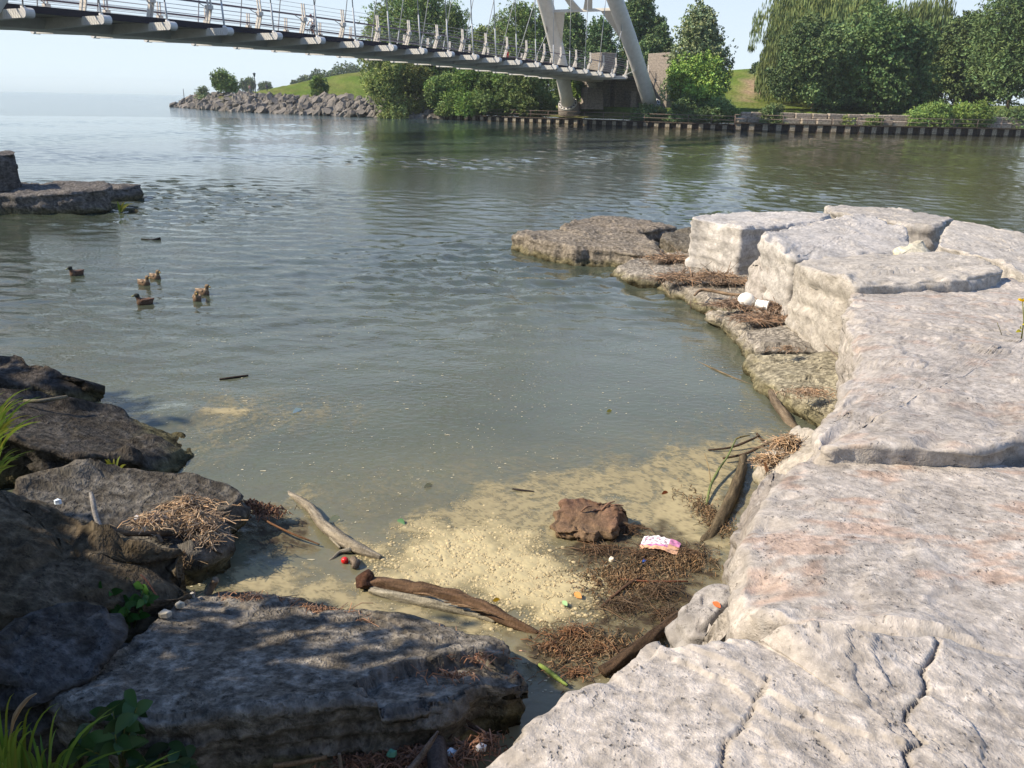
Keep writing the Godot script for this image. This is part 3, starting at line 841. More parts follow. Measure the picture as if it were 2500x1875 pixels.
	var left := [
		["grey stone on the left carrying a nest of straw, its right end broken off square", [Vector3(-3.989, 0.620, -5.967), Vector3(-3.856, 0.600, -6.181), Vector3(-3.652, 0.580, -6.380), Vector3(-3.460, 0.550, -6.474), Vector3(-3.292, 0.520, -6.548), Vector3(-3.154, 0.500, -6.521), Vector3(-2.891, 0.440, -6.492), Vector3(-2.645, 0.400, -6.513), Vector3(-2.433, 0.360, -6.486), Vector3(-2.320, 0.340, -6.380), Vector3(-2.353, 0.320, -6.245), Vector3(-2.492, 0.300, -6.144), Vector3(-2.329, 0.300, -5.959), Vector3(-2.213, 0.300, -5.768), Vector3(-2.399, 0.300, -5.519), Vector3(-2.829, 0.320, -5.536), Vector3(-3.409, 0.400, -5.655), Vector3(-3.823, 0.550, -5.733)], -0.5, {"seed": 31, "col": Color(0.23, 0.215, 0.185), "soil": 0.3, "dome": 0.02}],
		["brown earthy stone sloping towards the water above the leafy plant", [Vector3(-3.761, 0.920, -5.173), Vector3(-3.651, 0.880, -5.302), Vector3(-3.507, 0.820, -5.253), Vector3(-3.180, 0.760, -5.179), Vector3(-2.844, 0.700, -5.116), Vector3(-2.536, 0.620, -5.101), Vector3(-2.297, 0.540, -5.108), Vector3(-2.365, 0.420, -5.149), Vector3(-2.448, 0.360, -5.065), Vector3(-2.278, 0.300, -4.948), Vector3(-2.466, 0.380, -4.721), Vector3(-2.701, 0.500, -4.481), Vector3(-2.931, 0.620, -4.200), Vector3(-3.145, 0.700, -4.123)], -0.5, {"seed": 32, "col": Color(0.20, 0.165, 0.115), "soil": 0.45, "amp": 0.045}],
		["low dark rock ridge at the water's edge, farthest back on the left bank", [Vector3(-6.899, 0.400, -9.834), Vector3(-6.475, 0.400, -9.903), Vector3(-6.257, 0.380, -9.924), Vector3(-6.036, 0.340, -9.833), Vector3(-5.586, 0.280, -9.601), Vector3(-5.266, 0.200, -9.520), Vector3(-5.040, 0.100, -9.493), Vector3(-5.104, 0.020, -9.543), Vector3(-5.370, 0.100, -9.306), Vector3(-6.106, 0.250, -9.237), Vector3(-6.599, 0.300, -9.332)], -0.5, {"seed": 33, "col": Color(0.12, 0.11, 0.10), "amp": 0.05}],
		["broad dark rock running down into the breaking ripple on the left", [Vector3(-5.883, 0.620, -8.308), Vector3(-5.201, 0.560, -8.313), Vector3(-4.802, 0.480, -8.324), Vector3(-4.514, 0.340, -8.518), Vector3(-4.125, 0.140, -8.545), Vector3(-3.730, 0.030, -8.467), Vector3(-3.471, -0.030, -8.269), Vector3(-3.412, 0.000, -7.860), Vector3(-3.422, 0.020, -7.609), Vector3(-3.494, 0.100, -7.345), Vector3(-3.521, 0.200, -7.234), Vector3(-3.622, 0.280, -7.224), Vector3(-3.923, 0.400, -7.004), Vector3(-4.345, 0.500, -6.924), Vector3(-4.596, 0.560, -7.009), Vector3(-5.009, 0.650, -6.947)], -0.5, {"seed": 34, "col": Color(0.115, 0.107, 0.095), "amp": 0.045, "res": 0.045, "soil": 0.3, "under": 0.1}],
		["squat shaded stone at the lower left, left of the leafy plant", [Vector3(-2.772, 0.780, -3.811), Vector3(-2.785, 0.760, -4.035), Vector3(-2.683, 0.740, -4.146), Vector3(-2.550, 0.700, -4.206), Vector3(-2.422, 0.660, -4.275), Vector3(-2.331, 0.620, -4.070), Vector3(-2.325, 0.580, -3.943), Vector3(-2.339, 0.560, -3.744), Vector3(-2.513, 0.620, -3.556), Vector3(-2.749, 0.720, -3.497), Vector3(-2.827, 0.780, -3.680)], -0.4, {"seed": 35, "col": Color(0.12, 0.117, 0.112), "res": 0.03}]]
	for e in left:
		var o := lf.duplicate()
		o.merge(e[3], true)
		stone("shore_rock", e[0], e[1], e[2], o, g_left)
	# stones standing in the water at the far left
	stone("shore_slab", "grey flat slab lying in the water at the left edge of the picture", [Vector3(-18.659, 0.612, -27.400), Vector3(-16.835, 0.664, -27.400), Vector3(-15.464, 0.698, -28.300), Vector3(-13.916, 0.718, -28.100), Vector3(-13.034, 0.717, -27.200), Vector3(-12.915, 0.682, -26.400), Vector3(-13.700, 0.625, -25.700), Vector3(-15.726, 0.549, -25.500), Vector3(-17.168, 0.494, -25.100)], -0.6, {"seed": 40, "mat": "ledge_stone", "col": Color(0.25, 0.235, 0.22), "amp": 0.05, "bevel": 0.08, "strata": 0.08, "flare": -0.05, "res": 0.09}, g_left)
	stone("shore_slab", "lower slab with a square dark end, jutting right behind the flat slab at the left edge", [Vector3(-16.253, 0.439, -30.600), Vector3(-15.468, 0.452, -31.000), Vector3(-13.670, 0.476, -30.600), Vector3(-13.344, 0.444, -29.800), Vector3(-13.635, 0.453, -29.000), Vector3(-14.437, 0.415, -28.600), Vector3(-15.171, 0.411, -28.800)], -0.6, {"seed": 41, "mat": "ledge_stone", "col": Color(0.23, 0.215, 0.20), "amp": 0.04, "bevel": 0.08, "strata": 0.08, "flare": 0.0, "res": 0.09}, g_left)
	stone("shore_block", "upright grey block standing on the flat slab at the left edge", [Vector3(-18.460, 1.662, -27.200), Vector3(-17.536, 1.727, -27.400), Vector3(-16.024, 1.783, -27.200), Vector3(-15.614, 1.732, -26.500), Vector3(-16.393, 1.637, -26.000), Vector3(-17.550, 1.571, -25.800)], 0.6, {"seed": 42, "mat": "ledge_stone", "col": Color(0.19, 0.18, 0.175), "amp": 0.06, "bevel": 0.06, "flare": 0.0, "res": 0.09, "wet": 0.0}, g_left)
	stone("shore_rock", "small low stone with a green weed tuft just right of the flat slab", [Vector3(-13.279, 0.116, -27.000), Vector3(-13.226, 0.121, -27.600), Vector3(-12.391, -0.018, -27.400), Vector3(-11.897, -0.041, -26.600), Vector3(-12.426, -0.044, -26.200), Vector3(-12.989, -0.053, -26.400)], -0.5, {"seed": 43, "mat": "ledge_stone", "col": Color(0.14, 0.13, 0.1), "amp": 0.05, "bevel": 0.12, "res": 0.09}, g_left)

# ---- driftwood, scum and litter ---------------------------------------------------
func foam_at(x: float, z: float) -> Vector2:
	# x: thin film, y: thick froth
	var p := Vector2(x, z)
	var thick := inside(M.froth, p)
	var wob := nf.get_noise_2d(x * 2.2, z * 2.2)
	var f := smoothstep(-0.22, 0.30, thick + wob * 0.38)
	var film := 0.0
	for k in M.films.size():
		var poly: PackedVector2Array = M.films[k][0]
		var e := inside(poly, p)
		if e < -0.8: continue
		film = maxf(film, M.films[k][1] * smoothstep(-M.films[k][2], M.films[k][2], e + wob * 0.3))
	return Vector2(film, f)

func build_cove_clutter() -> void:
	M["froth"] = flat2([Vector3(-1.142, 0.000, -5.969), Vector3(-0.955, -0.000, -6.281), Vector3(-0.574, 0.000, -6.501), Vector3(-0.207, 0.000, -6.602), Vector3(0.125, 0.000, -6.448), Vector3(0.320, 0.000, -6.140), Vector3(0.499, 0.000, -5.855), Vector3(0.822, 0.000, -5.696), Vector3(0.819, 0.000, -5.501), Vector3(0.599, 0.000, -5.221), Vector3(0.287, 0.000, -5.124), Vector3(0.015, 0.000, -5.200), Vector3(-0.200, 0.000, -5.432), Vector3(-0.643, 0.000, -5.595), Vector3(-0.980, 0.000, -5.661)])
	M["films"] = [
		[flat2([Vector3(-1.225, 0.000, -6.002), Vector3(-0.934, 0.000, -6.746), Vector3(-0.191, 0.000, -7.408), Vector3(0.966, -0.000, -7.964), Vector3(2.162, 0.000, -8.524), Vector3(2.910, 0.000, -8.976), Vector3(3.006, 0.000, -8.568), Vector3(2.046, 0.000, -6.447), Vector3(1.947, 0.000, -5.911), Vector3(1.335, 0.000, -5.887), Vector3(0.937, 0.000, -6.400), Vector3(0.317, 0.000, -6.064), Vector3(-0.337, 0.000, -5.366), Vector3(-0.995, 0.000, -5.529)]), 0.78, 0.35],
		[flat2([Vector3(-2.265, 0.000, -5.356), Vector3(-2.378, 0.000, -5.778), Vector3(-2.030, 0.000, -5.862), Vector3(-1.445, -0.000, -5.610), Vector3(-0.870, 0.000, -5.408), Vector3(-0.326, 0.000, -5.188), Vector3(-0.015, 0.000, -4.975), Vector3(-0.512, 0.000, -4.986), Vector3(-1.369, 0.000, -5.268)]), 0.85, 0.16],
		[flat2([Vector3(1.376, -0.000, -7.431), Vector3(2.282, 0.000, -8.151), Vector3(2.336, 0.000, -7.582), Vector3(1.783, 0.000, -6.276), Vector3(1.897, 0.000, -6.017), Vector3(1.744, 0.000, -5.698), Vector3(1.436, 0.000, -5.822), Vector3(1.280, 0.000, -6.256), Vector3(1.202, 0.000, -6.840)]), 0.95, 0.2],
		[flat2([Vector3(0.220, 0.000, -5.150), Vector3(0.720, -0.000, -5.404), Vector3(1.300, 0.000, -5.487), Vector3(0.990, 0.000, -4.851), Vector3(0.452, 0.000, -4.540), Vector3(0.115, 0.000, -4.624)]), 0.5, 0.3],
		[flat2([Vector3(-3.616, 0.000, -9.233), Vector3(-3.421, 0.000, -9.403), Vector3(-3.114, -0.000, -9.231), Vector3(-3.126, 0.000, -9.002), Vector3(-3.457, 0.000, -9.013)]), 0.9, 0.25],
		[flat2([Vector3(-3.819, -0.000, -8.962), Vector3(-3.920, 0.000, -9.843), Vector3(-2.993, 0.000, -9.901), Vector3(-1.848, -0.000, -9.464), Vector3(-1.860, -0.000, -8.926), Vector3(-2.860, 0.000, -8.657), Vector3(-3.073, 0.000, -7.761), Vector3(-3.354, -0.000, -7.747)]), 0.38, 0.5],
		[flat2([Vector3(-2.135, 0.000, -7.114), Vector3(-2.004, 0.000, -7.120), Vector3(-1.570, 0.000, -6.543), Vector3(-1.033, 0.000, -6.010), Vector3(-1.148, 0.000, -6.006), Vector3(-1.674, 0.000, -6.454)]), 0.6, 0.12],
		[flat2([Vector3(-2.086, 0.000, -7.267), Vector3(-0.980, 0.000, -7.866), Vector3(1.014, 0.000, -8.463), Vector3(3.009, 0.000, -9.753), Vector3(2.925, 0.000, -8.836), Vector3(0.955, 0.000, -7.847), Vector3(-0.850, 0.000, -6.749), Vector3(-1.330, 0.000, -6.149)]), 0.26, 0.7]]
	var mats := [flat2([Vector3(0.258, 0.000, -6.025), Vector3(0.571, 0.000, -6.385), Vector3(1.008, 0.000, -6.655), Vector3(1.431, 0.000, -6.673), Vector3(1.705, 0.000, -6.196), Vector3(1.777, 0.000, -5.835), Vector3(1.444, 0.000, -5.493), Vector3(1.342, 0.000, -5.247), Vector3(0.983, 0.000, -4.800), Vector3(0.503, 0.000, -4.405), Vector3(0.052, 0.000, -4.622), Vector3(0.018, 0.000, -4.977), Vector3(0.353, 0.000, -5.098), Vector3(0.665, 0.000, -5.194), Vector3(0.858, 0.000, -5.534), Vector3(0.825, -0.000, -5.730), Vector3(0.502, 0.000, -5.912)]), flat2([Vector3(-2.498, 0.000, -6.858), Vector3(-2.158, 0.000, -6.874), Vector3(-1.775, 0.000, -6.534), Vector3(-1.641, 0.000, -6.136), Vector3(-1.890, 0.000, -5.903), Vector3(-2.213, 0.000, -5.963)]), flat2([Vector3(2.403, 0.000, -8.037), Vector3(2.628, 0.000, -8.229), Vector3(2.181, 0.000, -6.975), Vector3(1.745, 0.000, -6.197), Vector3(1.547, 0.000, -6.003), Vector3(1.794, 0.000, -6.603), Vector3(2.166, 0.000, -7.365)])]
	# film of scum: a thin sheet just over the water, broken into streaks by the current
	var mb := MB.new()
	var x0 := -4.6; var x1 := 3.3; var z0 := -10.2; var z1 := -3.5
	var nx := 360
	var nzz := 360
	var den := []
	var vi := PackedInt32Array(); vi.resize((nx + 1) * (nzz + 1))
	for k in nzz + 1:
		for j in nx + 1:
			var x := lerpf(x0, x1, float(j) / nx)
			var t := float(k) / nzz
			var z := lerpf(z1, z0, t * (0.6 + 0.4 * t))
			var f := foam_at(x, z)
			# swirls: noise stretched along the flow round the cove
			var cx := x - 0.2; var cz := z + 8.6
			var rr := Vector2(cx, cz).length() + nf.get_noise_2d(x * 0.8, z * 0.8) * 0.5
			var an := atan2(cx, -cz)
			var str := 0.55 * nf.get_noise_2d(rr * 4.0, an * 1.1) + 0.6 * nf.get_noise_2d(rr * 11.0, an * 2.4) + 0.5 * nf.get_noise_2d(rr * 26.0, an * 5.0)
			var spot := nf.get_noise_2d(x * 8.0, z * 8.0) + 0.6 * nz.get_noise_2d(x * 30.0, z * 30.0)
			var a := f.x * smoothstep(-0.75, 0.75, str * 0.9 + spot * 0.8 + (f.x - 0.45) * 1.1)
			a = clampf(maxf(a, f.y * 0.97), 0.0, 0.98)
			var c := Color(0.33, 0.285, 0.165).lerp(Color(0.41, 0.355, 0.205), clampf(f.y + 0.4 * spot, 0.0, 1.0))
			for dm in mats:
				var e := inside(dm, Vector2(x, z))
				if e < -0.4: continue
				var da := smoothstep(-0.06, 0.10, e + nf.get_noise_2d(x * 4.0, z * 4.0) * 0.14) * clampf(0.80 + spot * 0.55 + 0.6 * nf.get_noise_2d(x * 3.0, z * 5.0 + 9.0), 0.0, 0.97)
				c = c.lerp(Color(0.034, 0.025, 0.015), da)
				a = maxf(a * (1.0 - 0.5 * da), da * 0.97)
			c.a = a
			den.append(a)
			vi[k * (nx + 1) + j] = mb.vert(Vector3(x, wave(x, z) + 0.006 + 0.012 * f.y + 0.010 * spot * f.y, z), Color(c.r, c.g, c.b, c.a))
	for k in nzz:
		for j in nx:
			var a := k * (nx + 1) + j
			if den[a] + den[a + 1] + den[a + nx + 1] + den[a + nx + 2] < 0.03: continue
			mb.tri(a, a + nx + 1, a + 1); mb.tri(a + 1, a + nx + 1, a + nx + 2)
	tag(obj("scum_film", mb.mesh(M.foam, true)), "streaky tan film of scum spread over the water of the cove", "scum", "", "stuff")
	# bubbles
	var sp := SphereMesh.new()
	sp.radius = 1.0; sp.height = 2.0; sp.radial_segments = 10; sp.rings = 6
	sp.material = M.bubble
	var xf := []
	var cols := []
	for k in 90000:
		var x := rng.randf_range(-1.9, 1.6)
		var z := rng.randf_range(-7.3, -4.1)
		var f := foam_at(x, z)
		var clump := nf.get_noise_2d(x * 3.5, z * 3.5)
		var tiny := f.x > 0.3 and rng.randf() < 0.10 * f.x and f.y < 0.5
		if not tiny and rng.randf() > f.y * (1.0 + clump): continue
		var s := 0.004 + 0.006 * pow(rng.randf(), 1.5) + (0.013 * rng.randf() if rng.randf() < 0.07 * (1.0 + clump * 2.0) else 0.0)
		if tiny: s = rng.randf_range(0.0025, 0.0055)
		xf.append(Transform3D(Basis.from_scale(Vector3(s * rng.randf_range(0.9, 1.25), s * 0.6, s)), Vector3(x, wave(x, z) + 0.014 * f.y + s * 0.05, z)))
		var g := rng.randf_range(0.75, 1.2)
		cols.append(Color(0.40 * g, 0.335 * g, 0.19 * g))
	tag(multi("froth_bubbles", sp, xf, cols), "thick tan froth of round bubbles beside the long brown log", "froth", "", "stuff")
	# specks and flakes adrift
	var disc := MB.new()
	disc.vert(Vector3.ZERO)
	for k in 7: disc.vert(Vector3(cos(TAU * k / 7.0), 0, sin(TAU * k / 7.0)) * (0.8 + 0.3 * sin(k * 2.3)))
	for k in 7: disc.tri(0, 1 + k, 1 + (k + 1) % 7)
	var dm := disc.mesh(M.plain)
	xf = []; cols = []
	for k in 9000:
		var q := rng.randf()
		var x := rng.randf_range(-5.0, 3.6)
		var z := -4.2 - 9.0 * q * q - rng.randf() * 1.2
		var keep := 0.35 + nf.get_noise_2d(x * 0.9, z * 1.3) * 1.2 + foam_at(x, z).x
		if rng.randf() > keep: continue
		var s := 0.0034 + 0.008 * pow(rng.randf(), 4.0)
		var l := s * rng.randf_range(1.0, 1.8)
		if k % 90 == 0:
			s = rng.randf_range(0.008, 0.016); l = s * rng.randf_range(1.6, 3.2)
		xf.append(Transform3D(Basis(Vector3.UP, rng.randfn() * 0.5).scaled(Vector3(l, 1, s)), Vector3(x, wave(x, z) + 0.0045, z)))
		var g := rng.randf_range(0.6, 1.1)
		cols.append(Color(0.62 * g, 0.57 * g, 0.40 * g))
	tag(multi("floating_specks", dm, xf, cols), "pale specks and flakes scattered over the cove's water", "flotsam", "", "stuff")

	# logs and branches
	var l := thing("driftwood_log", "long brown driftwood log with a knobby torn end, lying along the froth", "driftwood")
	obj("stem", log_mesh([Vector3(-1.146, 0.050, -5.536), Vector3(-0.956, 0.045, -5.512), Vector3(-0.695, 0.050, -5.425), Vector3(-0.406, 0.050, -5.349), Vector3(-0.156, 0.045, -5.187), Vector3(0.050, 0.030, -5.073), Vector3(0.216, 0.000, -4.994)], [0.045, 0.055, 0.060, 0.058, 0.054, 0.042, 0.018], Color(0.16, 0.10, 0.06), 0.42), l)
	obj("pale_side", log_mesh([Vector3(-1.057, 0.020, -5.471), Vector3(-0.832, 0.015, -5.386), Vector3(-0.577, 0.020, -5.303), Vector3(-0.329, 0.020, -5.229), Vector3(-0.085, 0.015, -5.106)], [0.03, 0.042, 0.045, 0.042, 0.02], Color(0.36, 0.33, 0.25), 0.3), l)
	for k in 7:
		var u := rng.randf_range(0.1, 0.75)
		var a: Vector3 = Vector3(-0.942, 0.095, -5.435).lerp(Vector3(0.049, 0.080, -5.002), u)
		obj("splinter", log_mesh([a, a + Vector3(0.10, 0.012, 0.03), a + Vector3(0.2, 0.008, 0.075)], [0.004, 0.008, 0.003], Color(0.26, 0.17, 0.10) * rng.randf_range(0.5, 1.2), 0.4, 7), l)
	obj("torn_end", log_mesh([Vector3(-1.089, 0.030, -5.492), Vector3(-1.100, 0.080, -5.530), Vector3(-1.076, 0.140, -5.527)], [0.062, 0.068, 0.032], Color(0.11, 0.055, 0.035), 0.6), l)
	l = thing("driftwood_branch", "bleached grey branch with a side fork, reaching out of the water at mid left", "driftwood")
	obj("stem", log_mesh([Vector3(-2.142, -0.030, -7.164), Vector3(-1.839, 0.030, -6.775), Vector3(-1.614, 0.060, -6.381), Vector3(-1.416, 0.060, -6.164), Vector3(-1.270, 0.050, -6.050), Vector3(-1.144, 0.030, -5.985), Vector3(-1.053, 0.020, -5.946)], [0.03, 0.042, 0.05, 0.055, 0.045, 0.036, 0.02], Color(0.34, 0.30, 0.23), 0.22), l)
	obj("fork", log_mesh([Vector3(-1.360, 0.050, -6.153), Vector3(-1.318, 0.040, -6.035), Vector3(-1.401, 0.020, -6.021), Vector3(-1.440, 0.000, -5.964), Vector3(-1.464, -0.020, -5.896), Vector3(-1.372, -0.020, -5.745)], [0.028, 0.022, 0.014, 0.016, 0.02, 0.016], Color(0.27, 0.25, 0.20), 0.22), l)
	obj("fork", log_mesh([Vector3(-1.513, 0.050, -6.194), Vector3(-1.455, 0.040, -6.120), Vector3(-1.409, 0.030, -6.063)], [0.02, 0.014, 0.01], Color(0.30, 0.27, 0.2), 0.22), l)
	tag(obj("driftwood_log", log_mesh([Vector3(2.496, 0.050, -8.110), Vector3(2.354, 0.060, -7.675), Vector3(2.144, 0.050, -7.163), Vector3(1.956, 0.030, -6.772), Vector3(1.792, -0.010, -6.495), Vector3(1.604, -0.060, -6.255)], [0.035, 0.05, 0.055, 0.055, 0.05, 0.045], Color(0.16, 0.125, 0.075), 0.25)), "dark mossy log half sunk along the foot of the stained slab", "driftwood")
	tag(obj("driftwood_log", log_mesh([Vector3(0.635, 0.030, -4.545), Vector3(0.802, 0.060, -4.665), Vector3(0.983, 0.070, -4.839), Vector3(1.142, 0.070, -5.016), Vector3(1.339, 0.060, -5.242)], [0.04, 0.045, 0.045, 0.042, 0.038], Color(0.10, 0.065, 0.04), 0.25)), "wet dark log propped between the foreground block and the small debris stone", "driftwood")
	tag(obj("driftwood_log", log_mesh([Vector3(3.461, 0.050, -10.535), Vector3(3.354, 0.050, -9.876), Vector3(3.347, 0.030, -9.531), Vector3(3.356, -0.000, -9.221), Vector3(3.387, -0.050, -9.053)], [0.045, 0.055, 0.06, 0.06, 0.055], Color(0.21, 0.165, 0.115), 0.2)), "smooth brown log floating against the nearest mossy ledge", "driftwood")
	# the chunk of bark
	var ch := thing("bark_chunk", "craggy reddish brown chunk of rotten tree trunk standing in the froth", "driftwood")
	var body := stone_mesh([Vector3(0.410, 0.110, -6.511), Vector3(0.506, 0.190, -6.680), Vector3(0.674, 0.220, -6.702), Vector3(0.883, 0.200, -6.696), Vector3(0.989, 0.170, -6.651), Vector3(1.080, 0.120, -6.626), Vector3(0.910, 0.110, -6.284), Vector3(0.754, 0.120, -6.244), Vector3(0.575, 0.110, -6.270), Vector3(0.426, 0.070, -6.368)], -0.15, {"seed": 60, "res": 0.012, "most": 300, "most_in": 40, "col": Color(0.25, 0.15, 0.10), "amp": 0.075, "bevel": 0.03, "strata": 0.05, "chip": 0.12, "flare": -0.02, "mat": "wood", "wet": 0.35, "soil": 0.5, "under": 0.02})
	obj("trunk_core", body, ch)
	for k in 4:
		var a := Vector3((0.755), 0.12, (-6.644)) + Vector3(rng.randf_range(-0.16, 0.16), rng.randf_range(-0.02, 0.06), rng.randf_range(-0.02, 0.12))
		var e := a + Vector3(rng.randf_range(0.10, 0.22), rng.randf_range(0.0, 0.05), rng.randf_range(-0.10, -0.02))
		obj("bark_ridge", log_mesh([a, a.lerp(e, 0.5) + Vector3(0, 0.02, 0), e], [0.006, 0.011, 0.004], Color(0.30, 0.18, 0.12) * rng.randf_range(0.5, 1.2), 0.5, 8), ch)
	# sticks
	var sticks := [
		["stick", "long curved branch lying across the straw on the left stones", [[Vector3(-3.537, 0.820, -5.346), Vector3(-3.283, 0.780, -5.206), Vector3(-3.117, 0.660, -5.230), Vector3(-2.956, 0.600, -5.257), Vector3(-2.856, 0.500, -5.413), Vector3(-2.718, 0.420, -5.555), Vector3(-2.579, 0.380, -5.639), Vector3(-2.444, 0.360, -5.695)], [0.012, 0.017, 0.022, 0.025, 0.023, 0.021, 0.02, 0.012]], Color(0.17, 0.12, 0.075)],
		["stick", "pale stub of branch standing up from the left stones", [[Vector3(-3.096, 0.800, -5.474), Vector3(-3.059, 0.750, -5.417), Vector3(-3.023, 0.680, -5.357), Vector3(-2.978, 0.600, -5.311)], [0.013, 0.018, 0.02, 0.02]], Color(0.38, 0.36, 0.33)],
		["stick", "straight stick pointing down right from the straw nest on the left", [[Vector3(-2.498, 0.360, -5.656), Vector3(-2.367, 0.300, -5.624), Vector3(-2.222, 0.220, -5.620)], [0.014, 0.015, 0.013]], Color(0.24, 0.19, 0.14)],
		["stick", "short stick leaning on the curved branch, left of the straw nest", [[Vector3(-2.725, 0.440, -5.612), Vector3(-2.679, 0.400, -5.556), Vector3(-2.644, 0.360, -5.530)], [0.016, 0.016, 0.014]], Color(0.26, 0.20, 0.14)],
		["stick", "thin reddish twig sticking out over the water below the bark scraps", [[Vector3(-2.150, 0.120, -6.381), Vector3(-1.891, 0.090, -6.218), Vector3(-1.595, 0.030, -6.117)], [0.009, 0.010, 0.006]], Color(0.23, 0.12, 0.06)],
		["stick", "cut stump of a stick standing at the far corner of the large dark slab", [[Vector3(-2.102, 0.300, -5.131), Vector3(-2.139, 0.240, -5.145), Vector3(-2.171, 0.180, -5.123)], [0.026, 0.028, 0.03]], Color(0.30, 0.23, 0.16)],
		["stick", "pale curved stick lying over the ledge strewn with reed stems", [[Vector3(3.262, 0.340, -14.615), Vector3(3.468, 0.400, -14.826), Vector3(3.893, 0.400, -14.485), Vector3(4.334, 0.420, -14.291), Vector3(4.676, 0.420, -14.072)], [0.02, 0.03, 0.03, 0.026, 0.02]], Color(0.32, 0.23, 0.15)],
		["stick", "thin pale stick slanting from the ledges down to the nearest mossy ledge", [[Vector3(4.257, 0.550, -12.015), Vector3(4.389, 0.450, -11.787), Vector3(4.429, 0.420, -11.305), Vector3(4.395, 0.400, -10.633)], [0.014, 0.014, 0.012, 0.008]], Color(0.30, 0.25, 0.2)],
		["stick", "thin half sunk branch trailing off the nearest mossy ledge into the water", [[Vector3(2.716, -0.010, -11.766), Vector3(2.962, 0.010, -11.166), Vector3(3.165, 0.000, -10.819), Vector3(3.379, -0.010, -10.550)], [0.008, 0.013, 0.01, 0.008]], Color(0.24, 0.19, 0.12)],
		["stick", "dark forked twig at the head of the mossy sunken log", [[Vector3(2.168, 0.020, -8.323), Vector3(2.424, 0.050, -8.343), Vector3(2.659, 0.100, -8.446), Vector3(2.743, 0.160, -8.440)], [0.010, 0.013, 0.013, 0.009]], Color(0.10, 0.07, 0.05)],
		["stick", "upright dark twig beside the straw on the low grey stone", [[Vector3(2.727, 0.160, -8.493), Vector3(2.797, 0.100, -8.388), Vector3(2.915, 0.050, -8.421)], [0.012, 0.014, 0.013]], Color(0.11, 0.08, 0.055)],
		["stick", "dark twig lying across the top of the mossy sunken log", [[Vector3(2.254, 0.060, -8.015), Vector3(2.511, 0.080, -8.104), Vector3(2.729, 0.140, -8.201), Vector3(2.936, 0.200, -8.250)], [0.012, 0.014, 0.015, 0.012]], Color(0.13, 0.09, 0.06)],
		["stick", "thin dead stem rising from the scum left of the green stalk", [[Vector3(2.017, 0.020, -7.525), Vector3(2.025, 0.100, -7.684), Vector3(2.023, 0.160, -7.898)], [0.006, 0.006, 0.004]], Color(0.36, 0.28, 0.15)],
		["stick", "reddish stick lying across the dark debris mat above the debris stone", [[Vector3(0.858, 0.020, -5.700), Vector3(1.106, 0.035, -5.645), Vector3(1.425, 0.030, -5.665)], [0.008, 0.010, 0.008]], Color(0.22, 0.09, 0.05)],
		["stick", "dark stick aslant in the debris mat at the edge of the froth", [[Vector3(0.710, 0.020, -5.313), Vector3(0.913, 0.035, -5.560), Vector3(1.085, 0.030, -5.746)], [0.010, 0.012, 0.008]], Color(0.14, 0.08, 0.05)],
		["stick", "second slanting stick in the debris, just left of the wet dark log", [[Vector3(0.947, 0.030, -4.789), Vector3(1.106, 0.050, -4.988), Vector3(1.221, 0.050, -5.171)], [0.009, 0.010, 0.007]], Color(0.24, 0.14, 0.08)],
		["stick", "short black stick floating alone above the bark chunk", [[Vector3(0.026, 0.010, -7.285), Vector3(0.121, 0.014, -7.251), Vector3(0.234, 0.008, -7.238)], [0.008, 0.011, 0.009]], Color(0.05, 0.04, 0.04)],
		["stick", "dark stick afloat between the ducks and the froth", [[Vector3(-3.905, 0.010, -10.386), Vector3(-3.736, 0.016, -10.457), Vector3(-3.577, 0.010, -10.564)], [0.012, 0.017, 0.013]], Color(0.07, 0.055, 0.045)],
		["stick", "small dark stick afloat above the ducks", [[Vector3(-9.726, 0.010, -21.425), Vector3(-9.384, 0.020, -21.331), Vector3(-9.248, 0.025, -21.470)], [0.012, 0.016, 0.035]], Color(0.05, 0.04, 0.035)],
		["stick", "pale stick resting on the shaded rock at the left", [[Vector3(-5.050, 0.560, -7.975), Vector3(-4.873, 0.560, -7.986), Vector3(-4.743, 0.520, -8.232)], [0.018, 0.024, 0.018]], Color(0.27, 0.235, 0.16)],
		["stick", "pointed pale stick leaning against the weathered post at the bottom", [[Vector3(-0.355, 0.420, -3.539), Vector3(-0.406, 0.340, -3.518), Vector3(-0.456, 0.260, -3.509), Vector3(-0.515, 0.200, -3.480)], [0.006, 0.016, 0.018, 0.018]], Color(0.28, 0.21, 0.16)],
		["stick", "tan cut stick lying at the bottom edge left of the pointed stick", [[Vector3(-1.239, 0.200, -3.505), Vector3(-1.121, 0.200, -3.528), Vector3(-0.960, 0.220, -3.551)], [0.014, 0.015, 0.014]], Color(0.33, 0.21, 0.11)],
		["stick", "thin upright twig at the bottom edge between the tan stick and the post", [[Vector3(-0.893, 0.240, -3.558), Vector3(-0.892, 0.180, -3.565), Vector3(-0.888, 0.100, -3.566)], [0.010, 0.011, 0.011]], Color(0.36, 0.29, 0.22)],
		["stick", "brown branch lying in the dark gap right of the weathered post", [[Vector3(-0.242, 0.140, -3.945), Vector3(-0.164, 0.120, -3.898), Vector3(-0.053, 0.120, -3.824)], [0.015, 0.017, 0.015]], Color(0.12, 0.085, 0.06)],
		["stick", "level brown stick right of the weathered post at the bottom", [[Vector3(-0.333, 0.160, -3.729), Vector3(-0.207, 0.180, -3.718), Vector3(-0.077, 0.180, -3.714)], [0.012, 0.014, 0.012]], Color(0.24, 0.16, 0.10)],
		["stick", "thin red brown twig hanging over the leafy plant", [[Vector3(-2.460, 0.550, -4.785), Vector3(-2.410, 0.500, -4.770), Vector3(-2.341, 0.400, -4.738)], [0.006, 0.006, 0.005]], Color(0.26, 0.13, 0.09)]]
	for s in sticks:
		tag(obj(s[0], log_mesh(s[2][0], s[2][1], s[3], 0.2, 9)), s[1], "stick")
